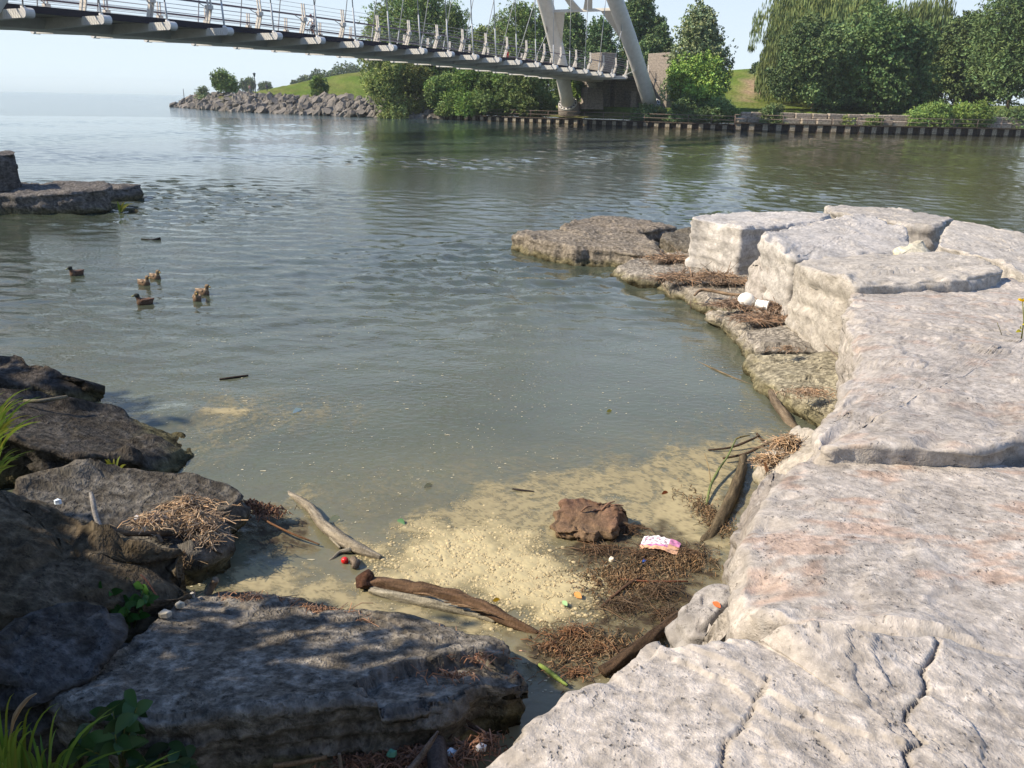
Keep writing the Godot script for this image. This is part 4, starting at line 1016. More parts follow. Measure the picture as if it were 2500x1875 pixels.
	tag(obj("weathered_post", log_mesh([Vector3(-0.377, 0.200, -3.698), Vector3(-0.370, 0.200, -3.626), Vector3(-0.360, 0.180, -3.563), Vector3(-0.346, 0.150, -3.465)], [0.052, 0.056, 0.056, 0.056], Color(0.13, 0.105, 0.09), 0.06, 20)), "round weathered grey post lying at the bottom edge of the gap", "post")
	var mbs := MB.new()
	add_log(mbs, [Vector3(1.865, 0.020, -7.016), Vector3(1.971, 0.060, -7.336), Vector3(2.113, 0.100, -7.633), Vector3(2.273, 0.130, -7.919), Vector3(2.443, 0.180, -8.271)], [0.010, 0.013, 0.012, 0.010, 0.007], Color(0.22, 0.27, 0.10), 0.1, 8)
	add_log(mbs, [Vector3(2.443, 0.180, -8.271), Vector3(2.492, 0.200, -8.278), Vector3(2.601, 0.210, -8.312)], [0.010, 0.011, 0.006], Color(0.2, 0.17, 0.08), 0.1, 8)
	tag(obj("plant_stalk", mbs.mesh(M.wood, true)), "long green stalk bending up out of the scum beside the sunken log", "stalk")
	mbs = MB.new()
	add_log(mbs, [Vector3(0.223, 0.020, -4.621), Vector3(0.267, 0.030, -4.562), Vector3(0.326, 0.030, -4.489), Vector3(0.400, 0.030, -4.406)], [0.014, 0.017, 0.017, 0.008], Color(0.27, 0.36, 0.09), 0.1, 8)
	tag(obj("plant_stalk", mbs.mesh(M.wood, true)), "short bright green stalk in the gap between the dark slab and foreground block", "stalk")

	# heaps of straw
	var straw := Color(0.34, 0.25, 0.165)
	var redst := Color(0.27, 0.15, 0.09)
	var dk := Color(0.10, 0.065, 0.04)
	heap("straw_heap", "nest of pale broken reeds and straw on the left grey stone", [[Vector3(-2.594, 0.420, -5.976), 0.24, 0.14, 0.09, 0.3], [Vector3(-2.447, 0.380, -5.770), 0.22, 0.16, 0.10, 0.2], [Vector3(-2.758, 0.460, -5.662), 0.2, 0.12, 0.05, 0.2], [Vector3(-2.342, 0.320, -5.662), 0.12, 0.10, 0.06, 0.2]], 420, Vector2(0.04, 0.2), straw, "straw heap", 1.2)
	heap("straw_heap", "band of reddish straw washed up along the far edge of the large dark slab", [[Vector3(-1.773, 0.180, -5.045), 0.42, 0.07, 0.03, -0.12], [Vector3(-1.354, 0.160, -4.948), 0.45, 0.10, 0.035, -0.15], [Vector3(-0.935, 0.180, -4.788), 0.42, 0.10, 0.03, -0.2], [Vector3(-0.545, 0.180, -4.698), 0.3, 0.10, 0.02, -0.2], [Vector3(-0.638, 0.240, -4.457), 0.2, 0.05, 0.01, 0.0]], 190, Vector2(0.04, 0.15), Color(0.25, 0.15, 0.095), "straw heap", 1.0)
	heap("straw_heap", "scattered reddish bits of leaf and straw on the broken step of the dark slab", [[Vector3(-0.310, 0.360, -4.055), 0.3, 0.12, 0.012, 0.1], [Vector3(-0.155, 0.300, -4.297), 0.25, 0.10, 0.012, 0.1]], 45, Vector2(0.03, 0.11), redst, "straw heap", 1.3)
	heap("straw_heap", "reed stems heaped along the foot of the white cube", [[Vector3(3.962, 0.420, -15.688), 0.55, 0.28, 0.08, -0.4], [Vector3(3.266, 0.360, -15.994), 0.5, 0.18, 0.06, 0.2], [Vector3(3.458, 0.360, -18.115), 0.5, 0.16, 0.04, 0.0]], 200, Vector2(0.12, 0.6), Color(0.25, 0.18, 0.125), "straw heap", 1.7)
	heap("straw_heap", "brown reed stems and litter heaped below the rough topped block", [[Vector3(3.800, 0.420, -13.482), 0.55, 0.14, 0.09, 0.0], [Vector3(4.338, 0.420, -13.208), 0.5, 0.2, 0.12, -0.5], [Vector3(3.971, 0.400, -12.709), 0.45, 0.2, 0.03, 0.0], [Vector3(4.635, 0.500, -13.970), 0.3, 0.2, 0.06, 0.0]], 260, Vector2(0.12, 0.4), Color(0.22, 0.155, 0.11), "straw heap", 1.7)
	heap("straw_heap", "small scatter of straw at the joint of the two nearest ledges", [[Vector3(3.781, 0.420, -10.912), 0.25, 0.10, 0.06, 0.0], [Vector3(3.545, 0.380, -9.244), 0.4, 0.2, 0.015, 0.0]], 110, Vector2(0.06, 0.2), Color(0.25, 0.18, 0.125), "straw heap", 1.2)
	heap("straw_heap", "pile of tan straw on the low grey stone by the longest slab", [[Vector3(2.634, 0.520, -7.245), 0.24, 0.16, 0.12, 0.4], [Vector3(2.432, 0.420, -7.115), 0.2, 0.12, 0.07, 0.3]], 420, Vector2(0.04, 0.22), straw, "straw heap", 1.2)
	heap("debris_mat", "dark mat of twigs afloat between the froth and the stained slab", [[Vector3(0.751, 0.010, -6.140), 0.30, 0.12, 0.02, 0.1], [Vector3(1.173, 0.010, -6.082), 0.32, 0.15, 0.03, 0.0], [Vector3(1.029, 0.020, -6.492), 0.22, 0.12, 0.05, 0.0], [Vector3(1.494, 0.010, -6.132), 0.25, 0.12, 0.02, 0.0]], 150, Vector2(0.03, 0.25), dk, "debris", 0.9, 0.10)
	heap("debris_mat", "brown tangle of rootlets afloat left of the small debris stone", [[Vector3(1.160, 0.020, -5.515), 0.22, 0.13, 0.06, 0.5], [Vector3(0.886, 0.015, -5.327), 0.26, 0.14, 0.04, 0.4], [Vector3(1.180, 0.020, -5.212), 0.16, 0.12, 0.03, 0.5]], 280, Vector2(0.03, 0.3), Color(0.10, 0.07, 0.045), "debris", 0.6, 0.12)
	heap("debris_mat", "sodden brown leaves and twigs in the corner below the froth", [[Vector3(0.447, 0.010, -4.977), 0.26, 0.15, 0.03, 0.2], [Vector3(0.309, 0.010, -4.815), 0.16, 0.12, 0.02, 0.2], [Vector3(0.631, 0.010, -4.826), 0.25, 0.13, 0.015, 0.2], [Vector3(0.452, 0.010, -4.551), 0.2, 0.10, 0.015, 0.3]], 150, Vector2(0.02, 0.16), Color(0.16, 0.09, 0.05), "debris", 0.9, 0.10)
	heap("debris_mat", "fine brown bits of reed and bark peppered over the dark corner of the cove", [[Vector3(0.935, 0.008, -5.721), 0.55, 0.30, 0.01, 0.2], [Vector3(0.567, 0.008, -4.827), 0.40, 0.22, 0.01, 0.2], [Vector3(1.396, 0.008, -6.020), 0.36, 0.26, 0.01, 0.0], [Vector3(1.871, 0.008, -6.765), 0.16, 0.5, 0.01, 0.25]], 300, Vector2(0.008, 0.07), Color(0.16, 0.11, 0.065), "debris", 1.2, 0.08)
	heap("debris_mat", "dark twigs and bark scraps at the corner of the grey stone on the left", [[Vector3(-2.131, 0.100, -6.504), 0.16, 0.10, 0.05, 0.0], [Vector3(-2.264, 0.160, -6.489), 0.12, 0.08, 0.05, 0.0]], 300, Vector2(0.03, 0.10), Color(0.15, 0.085, 0.055), "debris", 2.0)
	heap("debris_mat", "rubbish of twigs and straw filling the gap at the bottom of the picture", [[Vector3(-0.488, 0.120, -3.656), 0.30, 0.12, 0.05, 0.0], [Vector3(-0.203, 0.160, -3.639), 0.2, 0.10, 0.05, 0.3], [Vector3(-0.102, 0.200, -3.685), 0.12, 0.10, 0.05, 0.3], [Vector3(-0.794, 0.100, -3.635), 0.25, 0.10, 0.03, 0.0]], 260, Vector2(0.03, 0.14), Color(0.20, 0.11, 0.07), "debris", 1.3)
	heap("debris_mat", "roots and dead stems hanging under the straw nest on the left", [[Vector3(-2.431, 0.120, -5.752), 0.16, 0.14, 0.10, 0.2], [Vector3(-2.479, 0.200, -5.514), 0.12, 0.10, 0.08, 0.2]], 260, Vector2(0.04, 0.14), Color(0.12, 0.085, 0.05), "debris", 1.2, 0.9)

	# litter and loose bits
	var ball := MB.new()
	ball = blob([[Vector3.ZERO, Vector3(0.01, 0.0, 0.0), 0.14, 0.14, Color(0.72, 0.71, 0.66)]], 0.02, 0.02, 0.12)
	var o := obj("foam_ball", ball.mesh(M.plain, true))
	o.position = Vector3(3.870, 0.520, -13.467)
	tag(o, "white round lump of foam plastic in the reeds by the pale blocks", "litter")
	var cup := MB.new()
	cup.tube([Vector3(-0.10, 0, 0), Vector3(0.10, 0.02, 0.02)], [0.085, 0.065], 18, Color(0.74, 0.74, 0.73))
	cup.tube([Vector3(-0.105, 0, 0), Vector3(-0.09, 0, 0)], [0.093, 0.093], 18, Color(0.78, 0.78, 0.77))
	o = obj("paper_cup", cup.mesh(M.plain))
	o.position = Vector3(4.079, 0.500, -13.240)
	o.rotation.y = 2.6
	tag(o, "crushed white cup lying beside the round foam lump", "litter")
	var rb := blob([[Vector3.ZERO, Vector3(0, 0.002, 0), 0.030, 0.030, Color(0.55, 0.012, 0.015)]], 0.006, 0.005)
	o = obj("red_ball", rb.mesh(M.gloss, true))
	o.position = Vector3(-1.336, 0.018, -5.888)
	tag(o, "small shiny red ball floating by the grey branch", "ball")
	tag(obj("driftwood_scrap", log_mesh([Vector3(-1.278, 0.020, -5.923), Vector3(-1.235, 0.040, -5.820), Vector3(-1.245, 0.010, -5.785)], [0.022, 0.034, 0.018], Color(0.20, 0.16, 0.12), 0.6)), "knobby grey scrap of wood touching the red ball", "driftwood")
	# a snack wrapper: crumpled sheet with pink edge, white label and grey lettering
	var wr := thing("snack_wrapper", "pink white and orange crumpled wrapper in the debris mat", "litter")
	var wm := MB.new()
	var wn := 26
	var wo := Vector3((1.291), 0.035, (-6.202))
	for k in wn + 1:
		for j in wn + 1:
			var u := float(j) / wn; var w := float(k) / wn
			var p := Vector3((u - 0.5) * 0.32, 0, (w - 0.5) * 0.22).rotated(Vector3.UP, -0.35)
			p.y = 0.03 * sin(u * 3.0) + 0.018 * nf.get_noise_2d(u * 5.0, w * 5.0)
			var c := Color(0.76, 0.72, 0.74)
			if w > 0.72 - 0.25 * u: c = Color(0.50, 0.17, 0.36)
			if w > 0.80 - 0.1 * u + 0.0: c = Color(0.62, 0.36, 0.22)
			if u > 0.72: c = Color(0.55, 0.33, 0.2) if w > 0.4 else Color(0.5, 0.2, 0.36)
			wm.vert(wo + p, c)
	for k in wn:
		for j in wn:
			var a := k * (wn + 1) + j
			wm.tri(a, a + wn + 1, a + 1); wm.tri(a + 1, a + wn + 1, a + wn + 2)
	obj("sheet", wm.mesh(M.gloss, true), wr)
	var pm := MB.new()
	for k in 6:      # rows of small print, too small to read
		var u0 := 0.10
		while u0 < 0.62:
			var ln := rng.randf_range(0.03, 0.10)
			var w0 := 0.10 + 0.085 * k
			var q := []
			for e in [[u0, w0], [u0 + ln, w0], [u0 + ln, w0 + 0.035], [u0, w0 + 0.035]]:
				var p := Vector3((e[0] - 0.5) * 0.36, 0, (e[1] - 0.5) * 0.22).rotated(Vector3.UP, -0.35)
				p.y = 0.03 * sin(e[0] * 3.0) + 0.018 * nf.get_noise_2d(e[0] * 5.0, e[1] * 5.0) + 0.0025
				q.append(wo + p)
			pm.quad(q[0], q[1], q[2], q[3], Color(0.30, 0.20, 0.28))
			u0 += ln + 0.05
	obj("print", pm.mesh(M.plain), wr)
	var scraps := [["white flake of foam plastic at the bottom beside the weathered post", Vector3(-0.292, 0.200, -3.638), 0.05, Color(0.55, 0.62, 0.66)], ["second white flake of foam plastic, under the first at the bottom edge", Vector3(-0.431, 0.200, -3.482), 0.05, Color(0.55, 0.62, 0.66)], ["clear plastic scrap in the straw at the bottom near the foreground block", Vector3(-0.127, 0.240, -3.641), 0.04, Color(0.6, 0.56, 0.52)], ["teal plastic scrap at the bottom left of the pointed stick", Vector3(-0.623, 0.200, -3.629), 0.035, Color(0.10, 0.26, 0.18)], ["pale foam lump at the far corner of the large dark slab", Vector3(-2.233, 0.260, -5.017), 0.03, Color(0.36, 0.34, 0.30)], ["curved pale tube of plastic at the edge of the large dark slab", Vector3(-2.218, 0.340, -4.773), 0.035, Color(0.5, 0.46, 0.36)], ["torn pale paper at the edge of the leafy plant", Vector3(-2.252, 0.380, -4.612), 0.055, Color(0.45, 0.42, 0.34)], ["white shell like scrap on the straw nest", Vector3(-2.876, 0.500, -5.657), 0.03, Color(0.6, 0.6, 0.6)], ["bluish white scrap on the grey stone at the left", Vector3(-3.369, 0.720, -5.499), 0.04, Color(0.5, 0.58, 0.66)], ["blue plastic cap in the mat below the wrapper", Vector3(1.124, 0.030, -5.966), 0.022, Color(0.03, 0.09, 0.38)], ["white scrap afloat in the twig mat left of the wrapper", Vector3(0.859, 0.030, -5.992), 0.026, Color(0.66, 0.62, 0.5)], ["red plastic scrap in the reeds of the ledge", Vector3(4.575, 0.500, -13.220), 0.05, Color(0.5, 0.03, 0.03)]]
	for k in scraps.size():
		var s: Array = scraps[k]
		s[2] *= 0.75
		var sc := stone_mesh([s[1] + Vector3(-s[2], 0, 0.2 * s[2]), s[1] + Vector3(-0.2 * s[2], 0.01, -0.6 * s[2]), s[1] + Vector3(s[2], 0, -0.3 * s[2]), s[1] + Vector3(0.7 * s[2], 0.01, 0.5 * s[2]), s[1] + Vector3(-0.4 * s[2], 0, 0.6 * s[2])], s[1].y - 0.03, {"seed": 70 + k, "res": 0.006, "col": s[3], "amp": 0.006, "bevel": 0.008, "flare": 0.0, "strata": 0.0, "chip": 0.01, "mat": "plain", "wet": 0.0})
		tag(obj("plastic_scrap", sc), s[0], "litter")
	# leaves afloat
	var leaves := [["green maple leaf floating left of the froth", Vector3(-0.969, 0.010, -6.568), 0.055, Color(0.04, 0.13, 0.05)], ["rust red leaf floating right of the bark chunk", Vector3(1.512, 0.012, -7.259), 0.04, Color(0.33, 0.08, 0.03)], ["red leaf on the dark debris below the rootlets", Vector3(1.129, 0.020, -5.240), 0.05, Color(0.38, 0.07, 0.04)], ["orange leaf lying on the froth", Vector3(0.536, 0.035, -5.431), 0.045, Color(0.52, 0.22, 0.05)], ["yellow leaf on the froth near the brown log", Vector3(-0.085, 0.035, -5.347), 0.03, Color(0.60, 0.36, 0.03)], ["pale green leaf on the froth", Vector3(0.431, 0.035, -5.323), 0.035, Color(0.28, 0.45, 0.22)], ["cream leaf beside the grey branch", Vector3(-1.563, 0.030, -6.557), 0.06, Color(0.60, 0.52, 0.33)], ["yellow leaf drifting in mid cove", Vector3(1.204, 0.010, -9.490), 0.04, Color(0.55, 0.42, 0.08)], ["white feather floating at the left of the cove", Vector3(-2.583, 0.010, -9.267), 0.07, Color(0.62, 0.66, 0.72)], ["orange leaf stranded on the small debris stone", Vector3(1.284, 0.700, -4.349), 0.035, Color(0.55, 0.13, 0.04)], ["brown curled leaf afloat above the froth", Vector3(-0.800, 0.012, -7.303), 0.05, Color(0.42, 0.34, 0.22)], ["small yellow leaf on the scum left of the bark chunk", Vector3(0.400, 0.012, -6.572), 0.03, Color(0.58, 0.38, 0.06)], ["brown bark flake beside the straw on the low grey stone", Vector3(2.320, 0.500, -6.832), 0.09, Color(0.30, 0.12, 0.05)]]
	for s in leaves:
		var lm := MB.new()
		var d := Vector3(cos(s[2] * 300.0), 0, sin(s[2] * 300.0))
		blade(lm, s[1] - d * s[2], s[1] + d * s[2], Vector3(0, 0.12 * s[2], 0), s[2] * 0.5, s[3], true)
		tag(obj("fallen_leaf", lm.mesh(M.near_leaf, true)), s[0], "feather" if s[0].contains("feather") else "leaf")

# ---- the far bank ------------------------------------------------------------------
func bank_front(x: float) -> float:
	var p := [[-140.0, -300.0], [-102.7, -254.2], [-65.1, -196.9], [-38.9, -173.6], [-22.5, -163.2], [-15.4, -161.8], [13.8, -140.9], [32.1, -128.0], [49.0, -124.7], [74.0, -126.0], [140.0, -130.0], [260.0, -140.0]]
	for k in p.size() - 1:
		if x <= p[k + 1][0]:
			return lerpf(p[k][1], p[k + 1][1], clampf((x - p[k][0]) / (p[k + 1][0] - p[k][0]), 0.0, 1.0))
	return -140.0

func land_y(x: float, z: float) -> float:
	var d := bank_front(x) - z      # distance back from the water
	var y := 1.15 + 1.7 * smoothstep(3.0, 16.0, d)
	if x < -18.0:
		y = lerpf(y, 0.1 + 2.2 * smoothstep(1.0, 9.0, d), smoothstep(-18.0, -24.0, x))
	y += 7.2 * exp(-pow((x + 36.0) / 38.0, 2.0) - pow((z + 262.0) / 42.0, 2.0))
	y += 7.0 * exp(-pow((x - 50.0) / 16.0, 2.0) - pow((z + 190.0) / 26.0, 2.0))
	y += 2.0 * smoothstep(30.0, 90.0, d)
	return y + 0.25 * nf.get_noise_2d(x * 0.15, z * 0.15)

func build_far_bank() -> void:
	var mb := MB.new()
	var xs := 190
	var ds := 70
	var sand := Vector2(Vector3(44.926, 5.326, -170.000).x, Vector3(44.926, 5.326, -170.000).z)
	for j in xs + 1:
		var x := lerpf(-125.0, 240.0, float(j) / xs)
		for k in ds + 1:
			var d := 420.0 * pow(float(k) / ds, 2.0)
			var z := bank_front(x) - 0.6 - d
			var y := land_y(x, z)
			var tip := smoothstep(-91.0, -98.0, x)
			y = lerpf(y, -1.0, tip)
			if x < -30.0 and d > 50.0: y = lerpf(y, -2.0, smoothstep(50.0, 110.0, d) * smoothstep(-60.0, -95.0, x))
			var g := 1.0 + 0.35 * nf.get_noise_2d(x * 0.4, z * 0.4)
			var c := Color(0.15, 0.235, 0.045).lerp(Color(0.22, 0.25, 0.075), clampf(0.5 + nf.get_noise_2d(x * 0.08, z * 0.08) * 1.5, 0.0, 1.0))
			if d < 9.0: c = c.lerp(Color(0.16, 0.14, 0.08), 0.6)
			var q := Vector2((x - sand.x) * 0.8 + (z - sand.y) * 0.30, (z - sand.y) * 0.17)
			c = c.lerp(Color(0.50, 0.37, 0.25), smoothstep(1.7, 0.8, q.length() + nf.get_noise_2d(x * 0.5, z * 0.3) * 1.6))
			mb.vert(Vector3(x, y, z), Color(c.r * g, c.g * g, c.b * g))
	for j in xs:
		for k in ds:
			var a := j * (ds + 1) + k
			mb.tri(a, a + ds + 1, a + 1); mb.tri(a + 1, a + ds + 1, a + ds + 2)
	tag(obj("far_shore", mb.mesh(M.land, true)), "grassy far bank with two low hills and a bare sandy patch", "terrain", "", "structure")

	# sheet pile wall: hollow ribs of steel, pans painted as if sunlit and a cap
	var wall := thing("sheet_pile_wall", "rusty corrugated sheet pile wall with a cap along the far bank", "wall")
	var steel := mat("pile_steel", Color(1, 1, 1), 0.85, 0.3)
	textured(steel, grain(31, 0.03, 0.55, 0.3, 0.0, 256), 0.5, 3.0)
	var way := [Vector2(-15.4, -161.8), Vector2(13.8, -140.9), Vector2(32.1, -128.0), Vector2(49.0, -124.7), Vector2(74.0, -126.0), Vector2(110.0, -128.0)]
	var panels := 0
	for k in way.size() - 1:
		var a: Vector2 = way[k]; var b: Vector2 = way[k + 1]
		var dir := (b - a).normalized()
		var out := Vector2(-dir.y, dir.x)
		if out.y < 0: out = -out
		var len := a.distance_to(b)
		var hh := 0.85 if k < 2 else 1.1
		var pitch := 1.75
		var cnt := int(len / pitch)
		for j in cnt:
			var s := len / cnt
			var p0 := a + dir * s * j
			var m := MB.new()
			var prof := [[0.0, 0.0], [0.12, 0.42], [0.50, 0.42], [0.62, 0.0], [1.0, 0.0]]
			for e in 4:
				var q0: Vector2 = p0 + dir * s * prof[e][0] + out * prof[e][1]
				var q1: Vector2 = p0 + dir * s * prof[e + 1][0] + out * prof[e + 1][1]
				var base := Color(0.42, 0.38, 0.30) if e == 1 else Color(0.085, 0.065, 0.055)  # outer face painted pale as sunlit, webs and recesses dark as shade
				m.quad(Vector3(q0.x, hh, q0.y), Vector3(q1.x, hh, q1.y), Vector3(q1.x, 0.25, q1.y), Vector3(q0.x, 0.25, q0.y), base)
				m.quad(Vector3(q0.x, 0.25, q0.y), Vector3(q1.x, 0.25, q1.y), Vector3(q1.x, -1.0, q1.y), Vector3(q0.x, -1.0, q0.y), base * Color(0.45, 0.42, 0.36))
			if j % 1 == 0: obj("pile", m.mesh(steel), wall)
			panels += 1
		var c := MB.new()
		var mid := (a + b) * 0.5
		c.box(Vector3(mid.x, hh + 0.06, mid.y) + Vector3(out.x, 0, out.y) * 0.2, Vector3(len, 0.16, 0.75), Basis(Vector3.UP, atan2(-dir.y, dir.x)), Color(0.10, 0.075, 0.055), 0.02)
		obj("cap_rail", c.mesh(steel), wall)
		# railing on top
		if k < 4:
			var f := thing("bank_railing", ["thin steel railing on the pile wall, left stretch under the bridge", "thin steel railing on the pile wall, in front of the concrete abutment", "thin steel railing on the pile wall, right of the abutment", "thin steel railing on the pile wall, below the willow"][k], "railing", Vector3.ZERO, "railings on the pile wall")
			var np := int(len / 3.4)
			for j in np + 1:
				if (k * 7 + j * 5) % 11 == 0: continue
				var q := a + dir * len * j / np - out * 0.25
				var pm := MB.new()
				pm.tube([Vector3(q.x, hh, q.y), Vector3(q.x, hh + 1.25, q.y)], [0.045, 0.045], 6, Color(0.17, 0.13, 0.11))
				obj("post", pm.mesh(M.plain, true), f)
			for lv in [0.65, 1.22]:
				var rm := MB.new()
				var qa := a - out * 0.25; var qb := b - out * 0.25
				rm.tube([Vector3(qa.x, hh + lv, qa.y), Vector3(qb.x, hh + lv, qb.y)], [0.04, 0.04], 6, Color(0.18, 0.14, 0.12))
				obj("rail", rm.mesh(M.plain, true), f)

	# terrace of rough stone blocks above the right part of the wall
	var ter := thing("stone_terrace", "low terrace wall of rough pale stone blocks behind the railing on the right", "wall")
	for row in 2:
		var s := 0.0
		while s < 74.0:
			var w := rng.randf_range(1.4, 2.8)
			var x := 33.0 + s + row * 0.7
			var z := bank_front(x) - 2.6 - row * 0.5
			var m := MB.new()
			var g := rng.randf_range(0.75, 1.15)
			m.box(Vector3(x + w * 0.5, 1.55 + row * 0.78 + rng.randf_range(-0.05, 0.05), z), Vector3(w - 0.07, 0.8, 1.2), Basis(Vector3.UP, rng.randf_range(-0.08, 0.08)) * Basis(Vector3.FORWARD, rng.randf_range(-0.03, 0.03)), Color(0.48 * g, 0.42 * g, 0.35 * g), 0.09)
			obj("block", m.mesh(M.far_stone), ter)
			s += w

	# the breakwater of tipped boulders
	var bw := thing("rock_breakwater", "breakwater of tipped grey boulders running out into the lake", "breakwater")
	var kinds := []
	for v in 9:
		var b := BoxMesh.new()
		b.size = Vector3(2.7, 1.0, 1.5)
		b.subdivide_width = 3; b.subdivide_height = 1; b.subdivide_depth = 2
		var arr := b.get_mesh_arrays()
		var m := MB.new()
		var vs: PackedVector3Array = arr[Mesh.ARRAY_VERTEX]
		for p in vs:
			var q := p
			var e := Vector3(absf(p.x) / 1.35, absf(p.y) / 0.5, absf(p.z) / 0.75)
			q *= 1.0 - 0.10 * (e.x * e.x * e.y * e.y + e.y * e.y * e.z * e.z + e.x * e.x * e.z * e.z)
			q += Vector3(nf.get_noise_3dv(p * 0.7 + Vector3.ONE * v * 9.0), nf.get_noise_3dv(p * 0.7 + Vector3.ONE * (v * 9.0 + 40.0)), nf.get_noise_3dv(p * 0.7 - Vector3.ONE * v * 7.0)) * 0.55
			var g := 1.0 + 0.3 * nf.get_noise_3dv(q * 1.3 + Vector3.ONE * v)
			m.vert(q, Color(0.29 * g, 0.265 * g, 0.245 * g).lerp(Color(0.30, 0.30, 0.26), 0.2) * [1.0, 0.85, 1.15, 0.95, 1.05, 0.8, 1.1, 0.9, 1.0][v])
		var ix: PackedInt32Array = arr[Mesh.ARRAY_INDEX]
		for t in ix: m.i.append(t)
		kinds.append(m.mesh(M.far_stone))
	var path := [Vector2(-97.5, -249.0), Vector2(-96.0, -244.0), Vector2(-65.1, -196.9), Vector2(-38.9, -173.6), Vector2(-22.5, -163.2), Vector2(-13.0, -160.4)]
	var n_rock := 0
	for k in path.size() - 1:
		var a: Vector2 = path[k]; var b: Vector2 = path[k + 1]
		var dir := (b - a).normalized()
		var back := Vector2(dir.y, -dir.x)
		if back.y > 0: back = -back
		var len := a.distance_to(b)
		for row in 5:
			var s := rng.randf() * 1.5
			while s < len:
				var t := (k + s / len)
				var tall := 0.7 if t < 1.0 else (0.9 if t < 4.0 else 0.72)
				var sc := rng.randf_range(0.76, 1.30) * (1.12 if t < 3.0 else 0.95)
				if (row == 4 and t > 4.0) or n_rock >= 300:
					s += 2.0
					continue
				var q := a + dir * s + back * (row * 1.5 + rng.randf_range(-0.3, 0.3))
				var o := obj("boulder", kinds[rng.randi() % 9], bw)
				o.position = Vector3(q.x, (0.12 + row * 0.80) * tall + rng.randf_range(-0.15, 0.25), q.y)
				o.basis = Basis(Vector3.UP, atan2(-dir.y, dir.x) + rng.randfn() * 0.5) * Basis(Vector3(0, 0, 1), rng.randf_range(0.15, 0.75)) * Basis(Vector3.RIGHT, rng.randf_range(0.1, 0.7)) * Basis.from_scale(Vector3(sc, sc * rng.randf_range(0.8, 1.2), sc))
				n_rock += 1
				s += rng.randf_range(1.7, 2.6) * sc
	print("boulders ", n_rock, " piles ", panels)

	# concrete abutment
	var ab := thing("bridge_abutment", "brown grey concrete abutment of stepped blocks at the end of the footbridge", "abutment")
	var yaw := Basis(Vector3.UP, 0.46)
	var parts := [["tower", Vector3(27.648, 3.811, -160.000), Vector3(31.271, 12.568, -160.000), 3.0], ["tower", Vector3(23.719, 3.731, -161.000), Vector3(25.455, 12.195, -161.000), 3.0], ["tower", Vector3(24.427, 4.533, -154.000), Vector3(27.700, 12.110, -154.000), 5.0]]
	var defs := [
		["tower", Vector3(24.353, 3.457, -152.000), Vector3(26.549, 11.984, -152.000), 6.5], ["side_block", Vector3(14.107, 7.603, -163.000), Vector3(17.434, 12.298, -163.000), 4.0],
		["base_block", Vector3(12.734, 3.052, -156.000), Vector3(15.637, 7.473, -156.000), 5.0], ["base_block", Vector3(15.922, 3.105, -158.000), Vector3(25.343, 7.396, -158.000), 5.0],
		["pillar", Vector3(19.511, 3.195, -154.500), Vector3(20.656, 5.696, -154.500), 2.0], ["pillar", Vector3(24.358, 3.293, -154.000), Vector3(26.647, 7.339, -154.000), 2.0]]
	for e in defs:
		var a: Vector3 = e[1]; var b: Vector3 = e[2]
		var w: float = absf(b.x - a.x) / cos(0.46) * 0.95
		var m := MB.new()
		m.box(Vector3((a.x + b.x) * 0.5, (minf(a.y, 1.0) + b.y) * 0.5, (a.z + b.z) * 0.5 - e[3] * 0.5), Vector3(w, b.y - minf(a.y, 1.0), e[3]), yaw, Color.WHITE, 0.08)
		obj(e[0], m.mesh(M.concrete), ab)
	var ftm := MB.new()
	var fp: Vector3 = Vector3(12.993, 2.482, -150.000)
	for sgn in [0, 1]:
		pass
	var fa := [Vector3(-1.9, 0, 1.0), Vector3(1.5, 0, 1.0), Vector3(2.1, 3.2, -0.6), Vector3(-0.9, 3.6, -0.6), Vector3(-1.9, 0, -2.5), Vector3(1.5, 0, -2.5), Vector3(2.1, 3.2, -2.5), Vector3(-0.9, 3.6, -2.5)]
	fa = fa.map(func(p): return fp + yaw * p)
	for f in [[0, 1, 2, 3], [5, 4, 7, 6], [4, 0, 3, 7], [1, 5, 6, 2], [3, 2, 6, 7]]:
		ftm.quad(fa[f[0]], fa[f[1]], fa[f[2]], fa[f[3]])
	obj("sloping_footing", ftm.mesh(M.concrete), ab)
	# lamp post on the breakwater
	var lp := thing("lamp_post", "dark lamp post with a lantern head on the breakwater", "lamp post", Vector3(-64.727, 4.457, -215.000))
	var pm2 := MB.new()
	pm2.tube([Vector3(0, -1.5, 0), Vector3(0, 3.4, 0)], [0.12, 0.09], 8, Color(0.06, 0.07, 0.08))
	obj("pole", pm2.mesh(M.plain, true), lp)
	var hm := MB.new()
	hm.tube([Vector3(0, 3.4, 0), Vector3(0, 3.6, 0), Vector3(0, 4.1, 0), Vector3(0, 4.2, 0), Vector3(0, 4.4, 0)], [0.12, 0.22, 0.32, 0.42, 0.05], 8, Color(0.10, 0.12, 0.14))
	obj("lantern", hm.mesh(M.plain, true), lp)
	var mk := MB.new()
	mk.tube([Vector3(0, -1, 0), Vector3(0, 2.6, 0)], [0.10, 0.08], 6, Color(0.08, 0.08, 0.09))
	var mo := obj("marker_post", mk.mesh(M.plain, true))
	mo.position = Vector3(-90.213, 2.265, -235.000)
	tag(mo, "thin dark marker post at the tip of the breakwater", "post")
	# pavilion half hidden among the trees at the right
	var pv := thing("park_kiosk", "small pale park kiosk with a cream roof, half hidden behind the trees", "kiosk", Vector3(80.343, 4.818, -178.000))
	var km := MB.new()
	km.box(Vector3(0, 2.6, 0), Vector3(3.2, 5.2, 3.2), Basis.IDENTITY, Color(0.42, 0.55, 0.55), 0.03)
	obj("wall", km.mesh(M.plain), pv)
	km = MB.new()
	km.box(Vector3(0, 5.6, 0), Vector3(4.6, 0.5, 4.6), Basis.IDENTITY, Color(0.62, 0.55, 0.48), 0.05)
